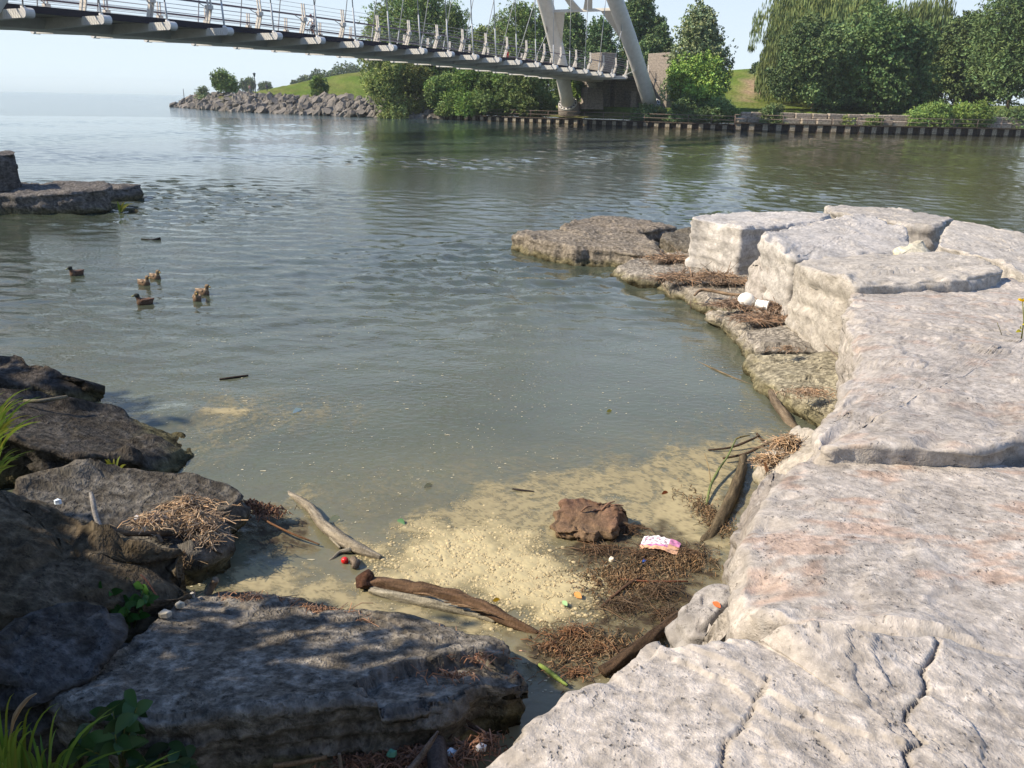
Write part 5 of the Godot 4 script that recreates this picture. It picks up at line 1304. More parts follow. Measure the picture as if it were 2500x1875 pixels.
	km.box(Vector3(0.2, 6.2, 0), Vector3(2.4, 0.8, 2.4), Basis.IDENTITY, Color(0.62, 0.50, 0.42), 0.05)
	obj("roof", km.mesh(M.plain), pv)
	km = MB.new()
	km.box(Vector3(0, 2.9, 1.62), Vector3(1.3, 1.6, 0.06), Basis.IDENTITY, Color(0.12, 0.22, 0.24))
	obj("window", km.mesh(M.gloss), pv)

# ---- the footbridge ------------------------------------------------------------------
const T0 := Vector3(-28.664, 8.176, -52.700)
const T19 := Vector3(17.460, 7.717, -140.000)
var fwd := Vector3.ZERO      # along the deck, away from the viewer
var lat := Vector3.ZERO      # across the deck, towards the viewer's side

func deck(i: float, side: float, up: float) -> Vector3:
	# station i, distance across from the middle, height over the tip level
	var u := i / 19.0
	var p := T0 + (T19 - T0) * u
	p.y += 4.0 * 0.42 * u * (1.0 - u)
	return p + lat * (side - 8.0) + Vector3(0, up, 0)

func along(i0: float, i1: float, side: float, up: float, step: float = 0.5) -> Array:
	var o := []
	var i := i0
	while i < i1 + 0.01:
		o.append(deck(i, side, up)); i += step
	return o

# a prism with the given outline (across, up), swept along the deck
func sweep(mb: MB, outline: Array, i0: float, i1: float, col: Color) -> void:
	var n := outline.size()
	var base := mb.v.size()
	var st := int((i1 - i0) * 2.0) + 1
	for k in st + 1:
		for q in outline: mb.vert(deck(lerpf(i0, i1, float(k) / st), q[0], q[1]), col)
	for k in st:
		for j in n:
			var a := base + k * n + j
			var b := base + k * n + (j + 1) % n
			mb.tri(a, a + n, b); mb.tri(b, a + n, b + n)

func build_bridge() -> void:
	fwd = T19 - T0
	fwd.y = 0
	fwd = fwd.normalized()
	lat = Vector3(-fwd.z, 0, fwd.x)
	var br := thing("footbridge", "white arched footbridge with ribbed deck, cable hangers and leaning arch tubes", "bridge")
	var mb := MB.new()
	sweep(mb, [[-5.4, 0.02], [-5.4, 0.28], [5.4, 0.28], [5.4, 0.02]], -2.5, 22.5, Color(0.30, 0.29, 0.27))
	obj("deck", mb.mesh(M.plain), br)
	for s in [-1, 1]:
		mb = MB.new()
		sweep(mb, [[s * 5.402, -0.06], [s * 5.402, 0.36], [s * 5.62, 0.36], [s * 5.62, -0.06]], -2.5, 22.5, Color(0.035, 0.03, 0.038))
		obj("edge_beam", mb.mesh(M.plain), br)
	mb = MB.new()
	sweep(mb, [[-1.9, -0.02], [1.9, -0.02], [1.5, -0.72], [-1.5, -0.72]], -2.5, 20.0, Color(0.75, 0.74, 0.70))
	obj("spine_girder", mb.mesh(M.paint), br)
	# ribs with rounded tips
	var rim := Color(0.86, 0.86, 0.84)
	for i in range(-2, 20):
		mb = MB.new()
		var th := 0.20
		for s in [-1.0, 1.0]:
			var out := [[0.0, 0.0], [5.4, 0.0], [5.4, 0.0], [7.6, 0.0], [7.6, -0.48], [5.4, -0.56], [0.0, -0.76]]
			var f := []
			for q in out:
				f.append([deck(i, q[0] * s, q[1]) - fwd * th, deck(i, q[0] * s, q[1]) + fwd * th])
			for e in [[0, 1, 5, 6], [2, 3, 4, 5]]:
				mb.quad(f[e[0]][0], f[e[1]][0], f[e[2]][0], f[e[3]][0], rim)
				mb.quad(f[e[0]][1], f[e[1]][1], f[e[2]][1], f[e[3]][1], rim)
			for e in [[6, 5], [5, 4], [0, 1], [2, 3]]:
				mb.quad(f[e[0]][0], f[e[1]][0], f[e[1]][1], f[e[0]][1], rim)
		var rib := obj("rib", mb.mesh(M.paint), br)
		for s in [-1.0, 1.0]:
			mb = MB.new()
			var a := deck(i, 7.55 * s, -0.24) - fwd * 0.30
			mb.tube([a, a + fwd * 0.60], [0.29, 0.29], 14, Color(0.80, 0.81, 0.82))
			# fluted cover of the outer arm
			for k in 9:
				var p := deck(i, (5.55 + 0.22 * k) * s, -0.27) - fwd * 0.215
				mb.box(p, Vector3(0.19, 0.52 - 0.006 * k, 0.03), Basis(lat, Vector3.UP, -fwd), Color(0.86, 0.86, 0.84))
			obj("rib_tip", mb.mesh(M.white_paint), rib)
	# posts of the parapet: paired flats, kinked outward
	for i in range(-2, 23):
		for s in [-1.0, 1.0]:
			mb = MB.new()
			for e in [-0.14, 0.14]:
				var p0 := deck(i + e / 5.25, 5.35 * s, 0.10)
				var p1 := deck(i + e / 5.25, 5.85 * s, 1.45)
				var p2 := deck(i + e / 5.25, 5.75 * s, 2.70)
				for q in [[p0, p1, 0.22], [p1, p2, 0.12]]:
					var d: Vector3 = (q[1] - q[0])
					var bs := Basis(d.cross(fwd).normalized(), d.normalized(), fwd)
					mb.box((q[0] + q[1]) * 0.5, Vector3(q[2], d.length(), 0.09), bs, Color(0.55, 0.53, 0.50))
			mb.box(deck(i, 5.8 * s, 1.45), Vector3(0.34, 0.30, 0.5), Basis(lat, Vector3.UP, -fwd), Color(0.55, 0.52, 0.48))
			var post := obj("parapet_post", mb.mesh(M.plain), br)
			mb = MB.new()
			mb.tube([deck(i, 5.75 * s, 1.40), deck(i - 0.06, 5.5 * s, 1.55), deck(i - 0.14, 5.35 * s, 1.80)], [0.03, 0.03, 0.03], 5, Color(0.15, 0.13, 0.14))
			obj("rail_bracket", mb.mesh(M.plain, true), post)
	for s in [-1.0, 1.0]:
		mb = MB.new()
		mb.tube(along(-2.0, 22.5, 5.35 * s, 1.80), range(50).map(func(_k): return 0.075), 8, Color(0.13, 0.10, 0.115))
		obj("hand_rail", mb.mesh(M.plain, true), br)
		for k in 8:
			var h: float = [0.55, 0.85, 1.12, 1.40, 1.70, 2.02, 2.34, 2.66][k]
			mb = MB.new()
			mb.tube(along(-2.0, 22.5, lerpf(5.5, 5.78, h / 2.66) * s, h), range(50).map(func(_k): return 0.016), 4, Color(0.40, 0.40, 0.42))
			obj("wire", mb.mesh(M.plain, true), br)
	# arch tubes that lean towards each other
	var foot_r := Vector3(21.696, 3.441, -143.000)
	var foot_l := Vector3(8.756, 3.153, -150.500)
	var half := foot_r.distance_to(foot_l) * 0.5
	var mid_foot := (foot_r + foot_l) * 0.5
	var span := 112.0
	var rise := 34.0
	var arch := func(s: float, side: float) -> Vector3:
		var t := s / span
		var y := 4.0 * rise * t * (1.0 - t)
		return mid_foot - fwd * s + lat * side * (half - y * 0.125) + Vector3(0, y, 0)
	for side in [-1.0, 1.0]:
		mb = MB.new()
		var pts := []
		var rad := []
		for k in 73:
			pts.append(arch.call(span * k / 72.0, side)); rad.append(1.16)
		mb.tube(pts, rad, 28, Color.WHITE)
		obj("arch_tube", mb.mesh(M.paint, true), br)
		# bolted flange and concrete plinth at the foot
		var d: Vector3 = (arch.call(1.0, side) - arch.call(0.0, side)).normalized()
		var p: Vector3 = arch.call(0.0, side)
		mb = MB.new()
		mb.tube([p - d * 0.15, p + d * 0.12], [1.62, 1.62], 28, Color(0.85, 0.85, 0.85))
		var flange := obj("base_flange", mb.mesh(M.paint), br)
		var q := d.cross(Vector3.UP).normalized()
		var r := q.cross(d)
		for k in 14:
			mb = MB.new()
			var c := p + d * 0.12 + (q * cos(TAU * k / 14.0) + r * sin(TAU * k / 14.0)) * 1.40
			mb.tube([c, c + d * 0.16], [0.12, 0.12], 6, Color(0.06, 0.06, 0.07))
			obj("bolt", mb.mesh(M.plain), flange)
		mb = MB.new()
		mb.tube([p - d * 0.16, p - d * 1.2, p - d * 4.5], [1.75, 1.85, 2.2], 20, Color.WHITE)
		obj("plinth", mb.mesh(M.concrete, true), br)
	# hangers and the pointed plates that hold them
	for i in range(-2, 20):
		for side in [-1.0, 1.0]:
			var tip := deck(i, 7.2 * side, 0.0)
			var s := (mid_foot - tip).dot(fwd) + 1.5
			if s < 3.0 or s > span - 3.0: continue
			var top: Vector3 = arch.call(s, side) - Vector3(0, 2.2, 0) + lat * side * 0.25
			if top.y < tip.y + 0.5: continue
			mb = MB.new()
			mb.tube([tip, tip.lerp(top, 0.12)], [0.075, 0.07], 6, Color(0.42, 0.45, 0.48))
			mb.tube([tip.lerp(top, 0.12), top], [0.05, 0.05], 6, Color(0.42, 0.45, 0.48))
			mb.tube([tip - Vector3(0, 0.1, 0), tip + Vector3(0, 0.15, 0)], [0.14, 0.14], 8, Color(0.6, 0.6, 0.6))
			var hang := obj("hanger", mb.mesh(M.plain, true), br)
			mb = MB.new()
			var c0: Vector3 = arch.call(s - 0.6, side); var c1: Vector3 = arch.call(s + 1.6, side)
			for e in [-0.07, 0.07]:
				mb.quad(c0 + lat * (0.6 * side + e), c1 + lat * (0.6 * side + e), top + lat * e, top + lat * e + fwd * 0.15, Color(0.95, 0.95, 0.93))
			mb.quad(c0 + lat * (0.6 * side - 0.07), c0 + lat * (0.6 * side + 0.07), top + lat * 0.07 + fwd * 0.15, top - lat * 0.07 + fwd * 0.15, Color(0.95, 0.95, 0.93))
			obj("hanger_plate", mb.mesh(M.paint), hang)
	# bracing between the tubes: struts and big triangular plates
	for s0 in [12.4, 30.0, 50.0, 70.0]:
		var a: Vector3 = arch.call(s0, -1.0); var b: Vector3 = arch.call(s0, 1.0)
		var d := (b - a).normalized()
		var tn: Vector3 = (arch.call(s0 + 1.0, 1.0) - arch.call(s0 - 1.0, 1.0)).normalized()
		var bs := Basis(d, d.cross(-fwd).normalized() * -1.0, fwd)
		mb = MB.new()
		mb.box((a + b) * 0.5, Vector3(a.distance_to(b) - 1.6, 0.42, 0.5), Basis(d, Vector3.UP, d.cross(Vector3.UP)), Color(0.95, 0.95, 0.93), 0.03)
		obj("strut", mb.mesh(M.paint), br)
		for e in [[-1.0, -5.0], [1.0, -5.0], [-1.0, 6.0], [1.0, 6.0]]:
			var side: float = e[0]
			var corner: Vector3 = arch.call(s0, side) - lat * side * 0.8
			var low: Vector3 = arch.call(s0 + e[1], side) - lat * side * 0.8
			var inn := corner.lerp(a.lerp(b, 0.5), 0.42 if e[1] < 0.0 else 0.0)
			if e[1] > 0.0:
				corner = a.lerp(b, 0.5) - d * side * 1.9 * -1.0 * -1.0
				inn = a.lerp(b, 0.5) + d * side * 0.12
				corner = a.lerp(b, 0.5) + d * side * 1.6
				low = arch.call(s0 + 7.0, side) - lat * side * 0.8
			mb = MB.new()
			var nrm := (inn - corner).cross(low - corner).normalized() * 0.09
			var va := [corner + nrm, inn + nrm, low + nrm, corner - nrm, inn - nrm, low - nrm]
			for f in [[0, 1, 2, 2], [3, 4, 5, 5], [0, 1, 4, 3], [1, 2, 5, 4], [2, 0, 3, 5]]:
				mb.quad(va[f[0]], va[f[1]], va[f[2]], va[f[3]], Color(0.92, 0.91, 0.88))
			obj("brace_plate", mb.mesh(M.paint), br)

# ---- trees -----------------------------------------------------------------------------
# stands a tree whose foot and top are given; the foot is put on the land
func stand(called: String, label: String, foot: Vector3, top: Vector3, w: float, style: String, col: Color, count: int, sz: float, group: String = "", cat: String = "tree") -> void:
	var y := land_y(foot.x, foot.z) if foot.z > -320.0 else foot.y
	y = minf(y, foot.y + 1.5)
	col = col * (2.0 if style == "bush" else 1.9)
	tree(called, label, Vector3(foot.x, y - 0.2, foot.z), maxf(1.0, top.y - y + 0.2), w, style, col, count, sz, group, cat)

func build_trees() -> void:
	var mid := Color(0.085, 0.125, 0.040)
	var olive := Color(0.120, 0.150, 0.050)
	var dark := Color(0.060, 0.092, 0.036)
	var bright := Color(0.105, 0.160, 0.036)
	var silver := Color(0.10, 0.125, 0.065)
	var g1 := "trees beyond the footbridge"
	var g2 := "trees on the right bank"
	var g3 := "shrubs along the far bank under the bridge"
	# on the breakwater and far away
	stand("breakwater_tree", "lone round tree on the end of the breakwater, yellowing on its right", Vector3(-74.187, 4.006, -222.000), Vector3(-73.684, 9.421, -222.000), 5.8, "round", mid, 1500, 0.62)
	stand("breakwater_shrub", "pale low shrub near the tip of the breakwater", Vector3(-83.940, 4.014, -232.000), Vector3(-83.833, 5.061, -232.000), 4.0, "bush", silver, 300, 0.6, "", "shrub")
	tree("distant_tree", "bluish distant tree right of the lone breakwater tree, beside the lamp post", Vector3(-160.530, 4.292, -520.000), 8.5, 9.0, "round", mid, 900, 1.1, "distant trees along the lake")
	tree("distant_tree", "low bluish distant tree, farther right of the lamp post", Vector3(-150.566, 4.489, -520.000), 5.6, 8.5, "round", mid, 700, 1.0, "distant trees along the lake")
	var far := [["leftmost of the hazy trees behind the grassy hill", 655, 173, 16.0], ["second hazy tree from the left behind the grassy hill", 692, 164, 22.0], ["third hazy tree behind the grassy hill, left of the tallest", 724, 166, 18.0], ["tallest hazy tree behind the grassy hill", 757, 149, 32.0], ["hazy tree behind the grassy hill, right of the tallest", 790, 168, 20.0]]
	var fp := [Vector3(-138.049, 4.472, -560.000), Vector3(-127.026, 4.690, -560.000), Vector3(-117.494, 4.878, -560.000), Vector3(-107.667, 5.072, -560.000), Vector3(-97.843, 5.267, -560.000)]
	var tp := [Vector3(-137.488, 13.419, -560.000), Vector3(-126.386, 16.133, -560.000), Vector3(-116.949, 15.764, -560.000), Vector3(-106.994, 20.378, -560.000), Vector3(-97.451, 15.593, -560.000)]
	for k in 5: tree("distant_tree", far[k][0], fp[k], tp[k].y - fp[k].y, far[k][3] * 0.85, "round", mid, 1100, 1.8, "distant trees along the lake")
	stand("hill_bush", "round dark bush on the slope of the grassy hill behind the breakwater", Vector3(-42.876, 3.395, -188.000), Vector3(-42.623, 7.896, -188.000), 4.4, "bush", mid, 1600, 0.55, "", "shrub")
	# big bushes at the end of the breakwater
	stand("bank_bush", "big olive bush at the right end of the breakwater", Vector3(-24.064, 1.048, -163.000), Vector3(-23.816, 9.747, -163.000), 9.5, "bush", olive, 4200, 0.6, g3, "shrub")
	stand("bank_bush", "yellowish bush just right of the big olive bush", Vector3(-19.864, 0.855, -165.000), Vector3(-19.696, 9.585, -165.000), 8.6, "bush", Color(0.105, 0.118, 0.036), 4000, 0.6, g3, "shrub")
	stand("bank_bush", "mid green bush under the bridge, left of the pale stemmed ones", Vector3(-13.871, 0.935, -162.000), Vector3(-13.826, 7.191, -162.000), 6.6, "bush", mid, 3200, 0.6, g3, "shrub")
	stand("bank_bush", "bright leafy bush under the middle of the bridge", Vector3(-9.023, 0.833, -159.000), Vector3(-9.044, 8.938, -159.000), 8.0, "bush", Color(0.07, 0.115, 0.028), 3600, 0.6, g3, "shrub")
	stand("bank_bush", "tall green bush under the bridge, fifth from the breakwater", Vector3(-4.179, 0.819, -156.000), Vector3(-4.281, 8.774, -156.000), 7.8, "bush", mid, 3600, 0.6, g3, "shrub")
	stand("bank_bush", "dark bush with thin pale stems, left of the far arch foot", Vector3(0.576, 0.635, -154.000), Vector3(0.396, 8.344, -154.000), 8.0, "bush", Color(0.065, 0.09, 0.03), 3600, 0.6, g3, "shrub")
	stand("bank_bush", "dense bush touching the far arch foot on its left", Vector3(4.149, 0.529, -155.000), Vector3(3.924, 7.756, -155.000), 5.0, "bush", dark, 2600, 0.6, g3, "shrub")
	stand("bank_bush", "bright yellow green bush between the two arch feet", Vector3(10.564, 2.407, -153.000), Vector3(10.375, 6.542, -153.000), 5.0, "bush", bright, 2200, 0.55, g3, "shrub")
	stand("bank_bush", "low bush by the railing left of the pale stems", Vector3(-12.210, 0.436, -159.500), Vector3(-12.199, 3.022, -159.500), 4.5, "bush", olive, 1400, 0.5, g3, "shrub")
	stand("bank_bush", "low dark bush behind the railing below the right arch foot", Vector3(21.255, 1.227, -141.000), Vector3(21.208, 1.871, -141.000), 6.0, "bush", dark, 2600, 0.5, g3, "shrub")
	# tall trees behind the bridge
	stand("poplar_tree", "tallest dark poplar behind the left part of the bridge", Vector3(-22.641, 1.984, -190.000), Vector3(-22.201, 25.440, -190.000), 16.2, "poplar", mid, 6500, 0.75, g1)
	stand("poplar_tree", "lower left shoulder tree of the tallest poplar", Vector3(-28.799, 2.356, -186.000), Vector3(-28.222, 20.947, -186.000), 8.5, "poplar", olive, 2800, 0.7, g1)
	stand("poplar_tree", "slim poplar standing apart, right of the tallest one", Vector3(-14.181, 2.354, -188.000), Vector3(-14.104, 22.645, -188.000), 8.1, "poplar", mid, 3000, 0.7, g1)
	stand("young_tree", "short pale tree with a pointed top, below the gap right of the slim poplar", Vector3(-7.617, 2.331, -182.000), Vector3(-7.742, 18.547, -182.000), 7.8, "cone", olive, 2600, 0.65, g1)
	stand("poplar_tree", "light green tree with loose top, third gap from the left arch tube", Vector3(-3.932, 2.405, -182.000), Vector3(-4.190, 19.994, -182.000), 7.3, "poplar", silver, 2600, 0.65, g1)
	stand("poplar_tree", "full dark poplar just left of the left arch tube", Vector3(0.905, 2.513, -180.000), Vector3(0.442, 21.933, -180.000), 10.9, "poplar", mid, 4200, 0.7, g1)
	stand("poplar_tree", "tree behind the left arch tube", Vector3(5.824, 2.586, -184.000), Vector3(5.247, 20.096, -184.000), 9.1, "poplar", dark, 3000, 0.7, g1)
	stand("conifer_tree", "pointed tree between the arch tubes, left of the two", Vector3(10.255, 2.723, -176.000), Vector3(9.504, 20.543, -176.000), 10.4, "cone", dark, 3400, 0.65, g1)
	stand("conifer_tree", "rounder tree between the arch tubes, behind the concrete block", Vector3(15.677, 3.202, -172.000), Vector3(14.865, 18.398, -172.000), 9.9, "cone", Color(0.05, 0.085, 0.035), 3400, 0.65, g1)
	stand("conifer_tree", "tall spiky conifer right of the right arch tube", Vector3(23.413, 3.331, -178.000), Vector3(22.068, 23.306, -178.000), 12.5, "cone", dark, 5000, 0.65, g1)
	stand("conifer_tree", "second spiky conifer, shoulder to the right of the tall one", Vector3(27.263, 3.415, -176.000), Vector3(25.986, 20.362, -176.000), 9.6, "cone", dark, 3600, 0.65, g1)
	stand("conifer_tree", "low dark tree filling the foot of the conifers behind the abutment", Vector3(24.709, 3.390, -170.000), Vector3(23.889, 14.752, -170.000), 9.0, "round", dark, 3600, 0.65, g1)
	stand("young_tree", "thin distant sapling against the sky right of the conifers", Vector3(32.055, 3.453, -190.000), Vector3(30.892, 17.966, -190.000), 3.0, "cone", silver, 700, 0.6, g1)
	stand("aspen_tree", "silvery green tall tree right of the concrete tower", Vector3(28.789, 1.863, -142.000), Vector3(27.284, 18.312, -142.000), 11.4, "cone", silver, 5200, 0.62, g2)
	stand("aspen_tree", "bright green bushy tree in front of the silvery tall tree", Vector3(28.367, 1.479, -139.000), Vector3(27.555, 10.319, -139.000), 8.2, "round", bright, 4600, 0.55, g2)
	stand("bank_bush", "dark spreading bush at the foot of the bright green tree", Vector3(30.719, 1.202, -134.500), Vector3(30.474, 3.650, -134.500), 6.4, "bush", dark, 3200, 0.5, g2, "shrub")
	stand("bank_bush", "dark bush low at the left foot of the bright green tree", Vector3(26.304, 0.930, -136.500), Vector3(26.001, 4.376, -136.500), 5.6, "bush", dark, 2400, 0.5, g2, "shrub")
	stand("poplar_tree", "low filling tree behind the bridge between the slim poplar and the short pale tree", Vector3(-11.337, 2.172, -196.000), Vector3(-11.366, 15.231, -196.000), 10.0, "round", olive, 3000, 0.7, g1)
	stand("poplar_tree", "low filling tree behind the bridge, left of the left arch tube", Vector3(-1.937, 2.358, -196.000), Vector3(-2.226, 17.761, -196.000), 11.0, "round", dark, 3200, 0.7, g1)
	stand("poplar_tree", "low filling tree behind the bridge between the arch tubes", Vector3(14.104, 2.713, -190.000), Vector3(13.454, 16.355, -190.000), 11.0, "round", mid, 3200, 0.7, g1)
	stand("poplar_tree", "low filling tree behind the bridge, right of the tallest poplar", Vector3(-19.174, 2.016, -196.000), Vector3(-19.041, 13.660, -196.000), 11.0, "round", dark, 3200, 0.7, g1)
	# right bank
	stand("willow_tree", "huge weeping willow with pale hanging strands on the right bank", Vector3(54.545, 3.553, -158.000), Vector3(52.226, 22.301, -158.000), 22.0, "willow", Color(0.082, 0.108, 0.040), 15000, 0.72, g2)
	stand("willow_tree", "second weeping willow, lower, behind the right end of the huge one", Vector3(70.243, 3.851, -160.000), Vector3(67.139, 21.768, -160.000), 12.5, "willow", Color(0.075, 0.10, 0.036), 5200, 0.85, g2)
	stand("maple_tree", "dark round tree in front of the huge willow's left half", Vector3(47.656, 2.255, -141.000), Vector3(45.865, 15.241, -141.000), 13.0, "round", dark, 6200, 0.68, g2)
	stand("maple_tree", "mid green round tree in front of the huge willow's right half", Vector3(57.591, 2.469, -140.000), Vector3(55.123, 17.594, -140.000), 14.0, "round", Color(0.052, 0.085, 0.030), 7000, 0.68, g2)
	stand("maple_tree", "loose dark tree between the willows and the tall tree at the right edge", Vector3(75.031, 2.957, -150.000), Vector3(71.978, 18.700, -150.000), 10.0, "round", Color(0.055, 0.08, 0.03), 4600, 0.68, g2)
	stand("maple_tree", "tall dark open crowned tree near the right edge", Vector3(76.484, 2.082, -136.000), Vector3(71.974, 23.087, -136.000), 13.0, "poplar", dark, 6200, 0.7, g2)
	stand("maple_tree", "tree cut by the right edge of the picture", Vector3(86.395, 2.190, -140.000), Vector3(81.348, 23.797, -140.000), 13.0, "round", dark, 5000, 0.7, g2)
	stand("maple_tree", "low tree in shade under the tall open crowned tree", Vector3(80.285, 2.726, -152.000), Vector3(77.930, 14.303, -152.000), 10.5, "round", Color(0.05, 0.078, 0.028), 4200, 0.68, g2)
	stand("maple_tree", "blue green tree at the left hem of the huge willow", Vector3(49.248, 3.827, -182.000), Vector3(48.356, 11.571, -182.000), 5.0, "cone", Color(0.06, 0.09, 0.05), 1400, 0.65, g2)
	var hedge := "clipped hedges in the shade under the trees"
	stand("hedge", "dark hedge in the shade below the mid green round tree", Vector3(59.283, 2.405, -146.000), Vector3(58.952, 4.461, -146.000), 11.0, "bush", dark, 2600, 0.55, hedge, "hedge")
	stand("hedge", "short hedge in the shade right of the kiosk", Vector3(70.470, 2.563, -150.000), Vector3(70.138, 4.373, -150.000), 7.0, "bush", dark, 1800, 0.55, hedge, "hedge")
	stand("hedge", "hedge in the shade behind the dark round tree's trunk", Vector3(55.232, 2.381, -152.000), Vector3(54.918, 4.521, -152.000), 9.0, "bush", dark, 2200, 0.55, hedge, "hedge")
	var g4 := "bushes along the terrace wall"
	stand("terrace_bush", "grey green bush on the railing right of the sandy patch", Vector3(38.002, 1.038, -130.500), Vector3(37.713, 3.416, -130.500), 4.6, "bush", Color(0.075, 0.10, 0.04), 2200, 0.5, g4, "shrub")
	stand("terrace_bush", "large feathery bush above the pile wall, left of a matching one", Vector3(61.051, 0.498, -128.500), Vector3(60.559, 3.171, -128.500), 7.0, "bush", Color(0.075, 0.115, 0.032), 3400, 0.5, g4, "shrub")
	stand("terrace_bush", "bright rounded bush above the pile wall, right of the feathery one", Vector3(67.089, 0.619, -128.500), Vector3(66.413, 4.000, -128.500), 6.2, "bush", Color(0.095, 0.14, 0.035), 3200, 0.5, g4, "shrub")
	stand("terrace_bush", "small weedy bush in front of the terrace stones at mid right", Vector3(52.229, 0.475, -127.800), Vector3(51.977, 2.037, -127.800), 3.6, "bush", Color(0.075, 0.105, 0.035), 1500, 0.5, g4, "shrub")
	stand("terrace_bush", "low weeds on the terrace left of the small weedy bush", Vector3(48.753, 0.799, -127.800), Vector3(48.615, 1.709, -127.800), 2.6, "bush", olive, 800, 0.45, g4, "shrub")
	stand("terrace_bush", "overgrown bush at the foot of the tree at the right edge", Vector3(73.977, 0.706, -130.000), Vector3(73.492, 2.948, -130.000), 6.0, "bush", dark, 1800, 0.5, g4, "shrub")
	# the trees on the near bank, out of the picture on the left, that dapple the stones, and two added behind the viewer
	tree("shade_tree", "leafy tree on the near bank left of the cove, shading the dark stones", Vector3(-13.2, 0.4, -7.6), 6.6, 4.4, "round", mid, 800, 0.42)
	tree("shade_tree", "low leafy tree between the two bank trees left of the cove", Vector3(-8.5, 0.4, -3.9), 4.7, 3.1, "round", mid, 700, 0.36)
	tree("shade_tree", "tree behind the viewer on the left, closing off the sky over the bottom left corner", Vector3(-3.4, 0.4, 3.2), 6.5, 5.0, "round", mid, 1300, 0.5)  # unseen tree, added to keep sky light off the slab front
	tree("shade_tree", "tree far left behind the viewer, beyond the other bank trees", Vector3(-8.0, 0.4, 1.2), 6.0, 5.0, "round", mid, 1000, 0.5)  # also unseen and added, dims the sky from behind
	tree("shade_tree", "second leafy tree on the near left bank, closer to the viewer", Vector3(-6.5, 0.4, -2.3), 5.6, 3.9, "round", mid, 800, 0.36)

# ---- people ----------------------------------------------------------------------------
func wheel(c: Vector3, ax: Vector3, up: Vector3, r: float, parent: Node) -> void:
	var f := ax.cross(up)
	var rings := []
	for k in 25: rings.append(c + (up * cos(TAU * k / 24.0) + f * sin(TAU * k / 24.0)) * r)
	var mb := MB.new()
	mb.tube(rings, range(25).map(func(_k): return 0.022), 6, Color(0.03, 0.03, 0.03))
	var w := obj("wheel", mb.mesh(M.plain, true), parent)
	for k in 8:
		mb = MB.new()
		mb.tube([c, rings[k * 3]], [0.004, 0.004], 4, Color(0.3, 0.3, 0.3))
		obj("spoke", mb.mesh(M.plain), w)

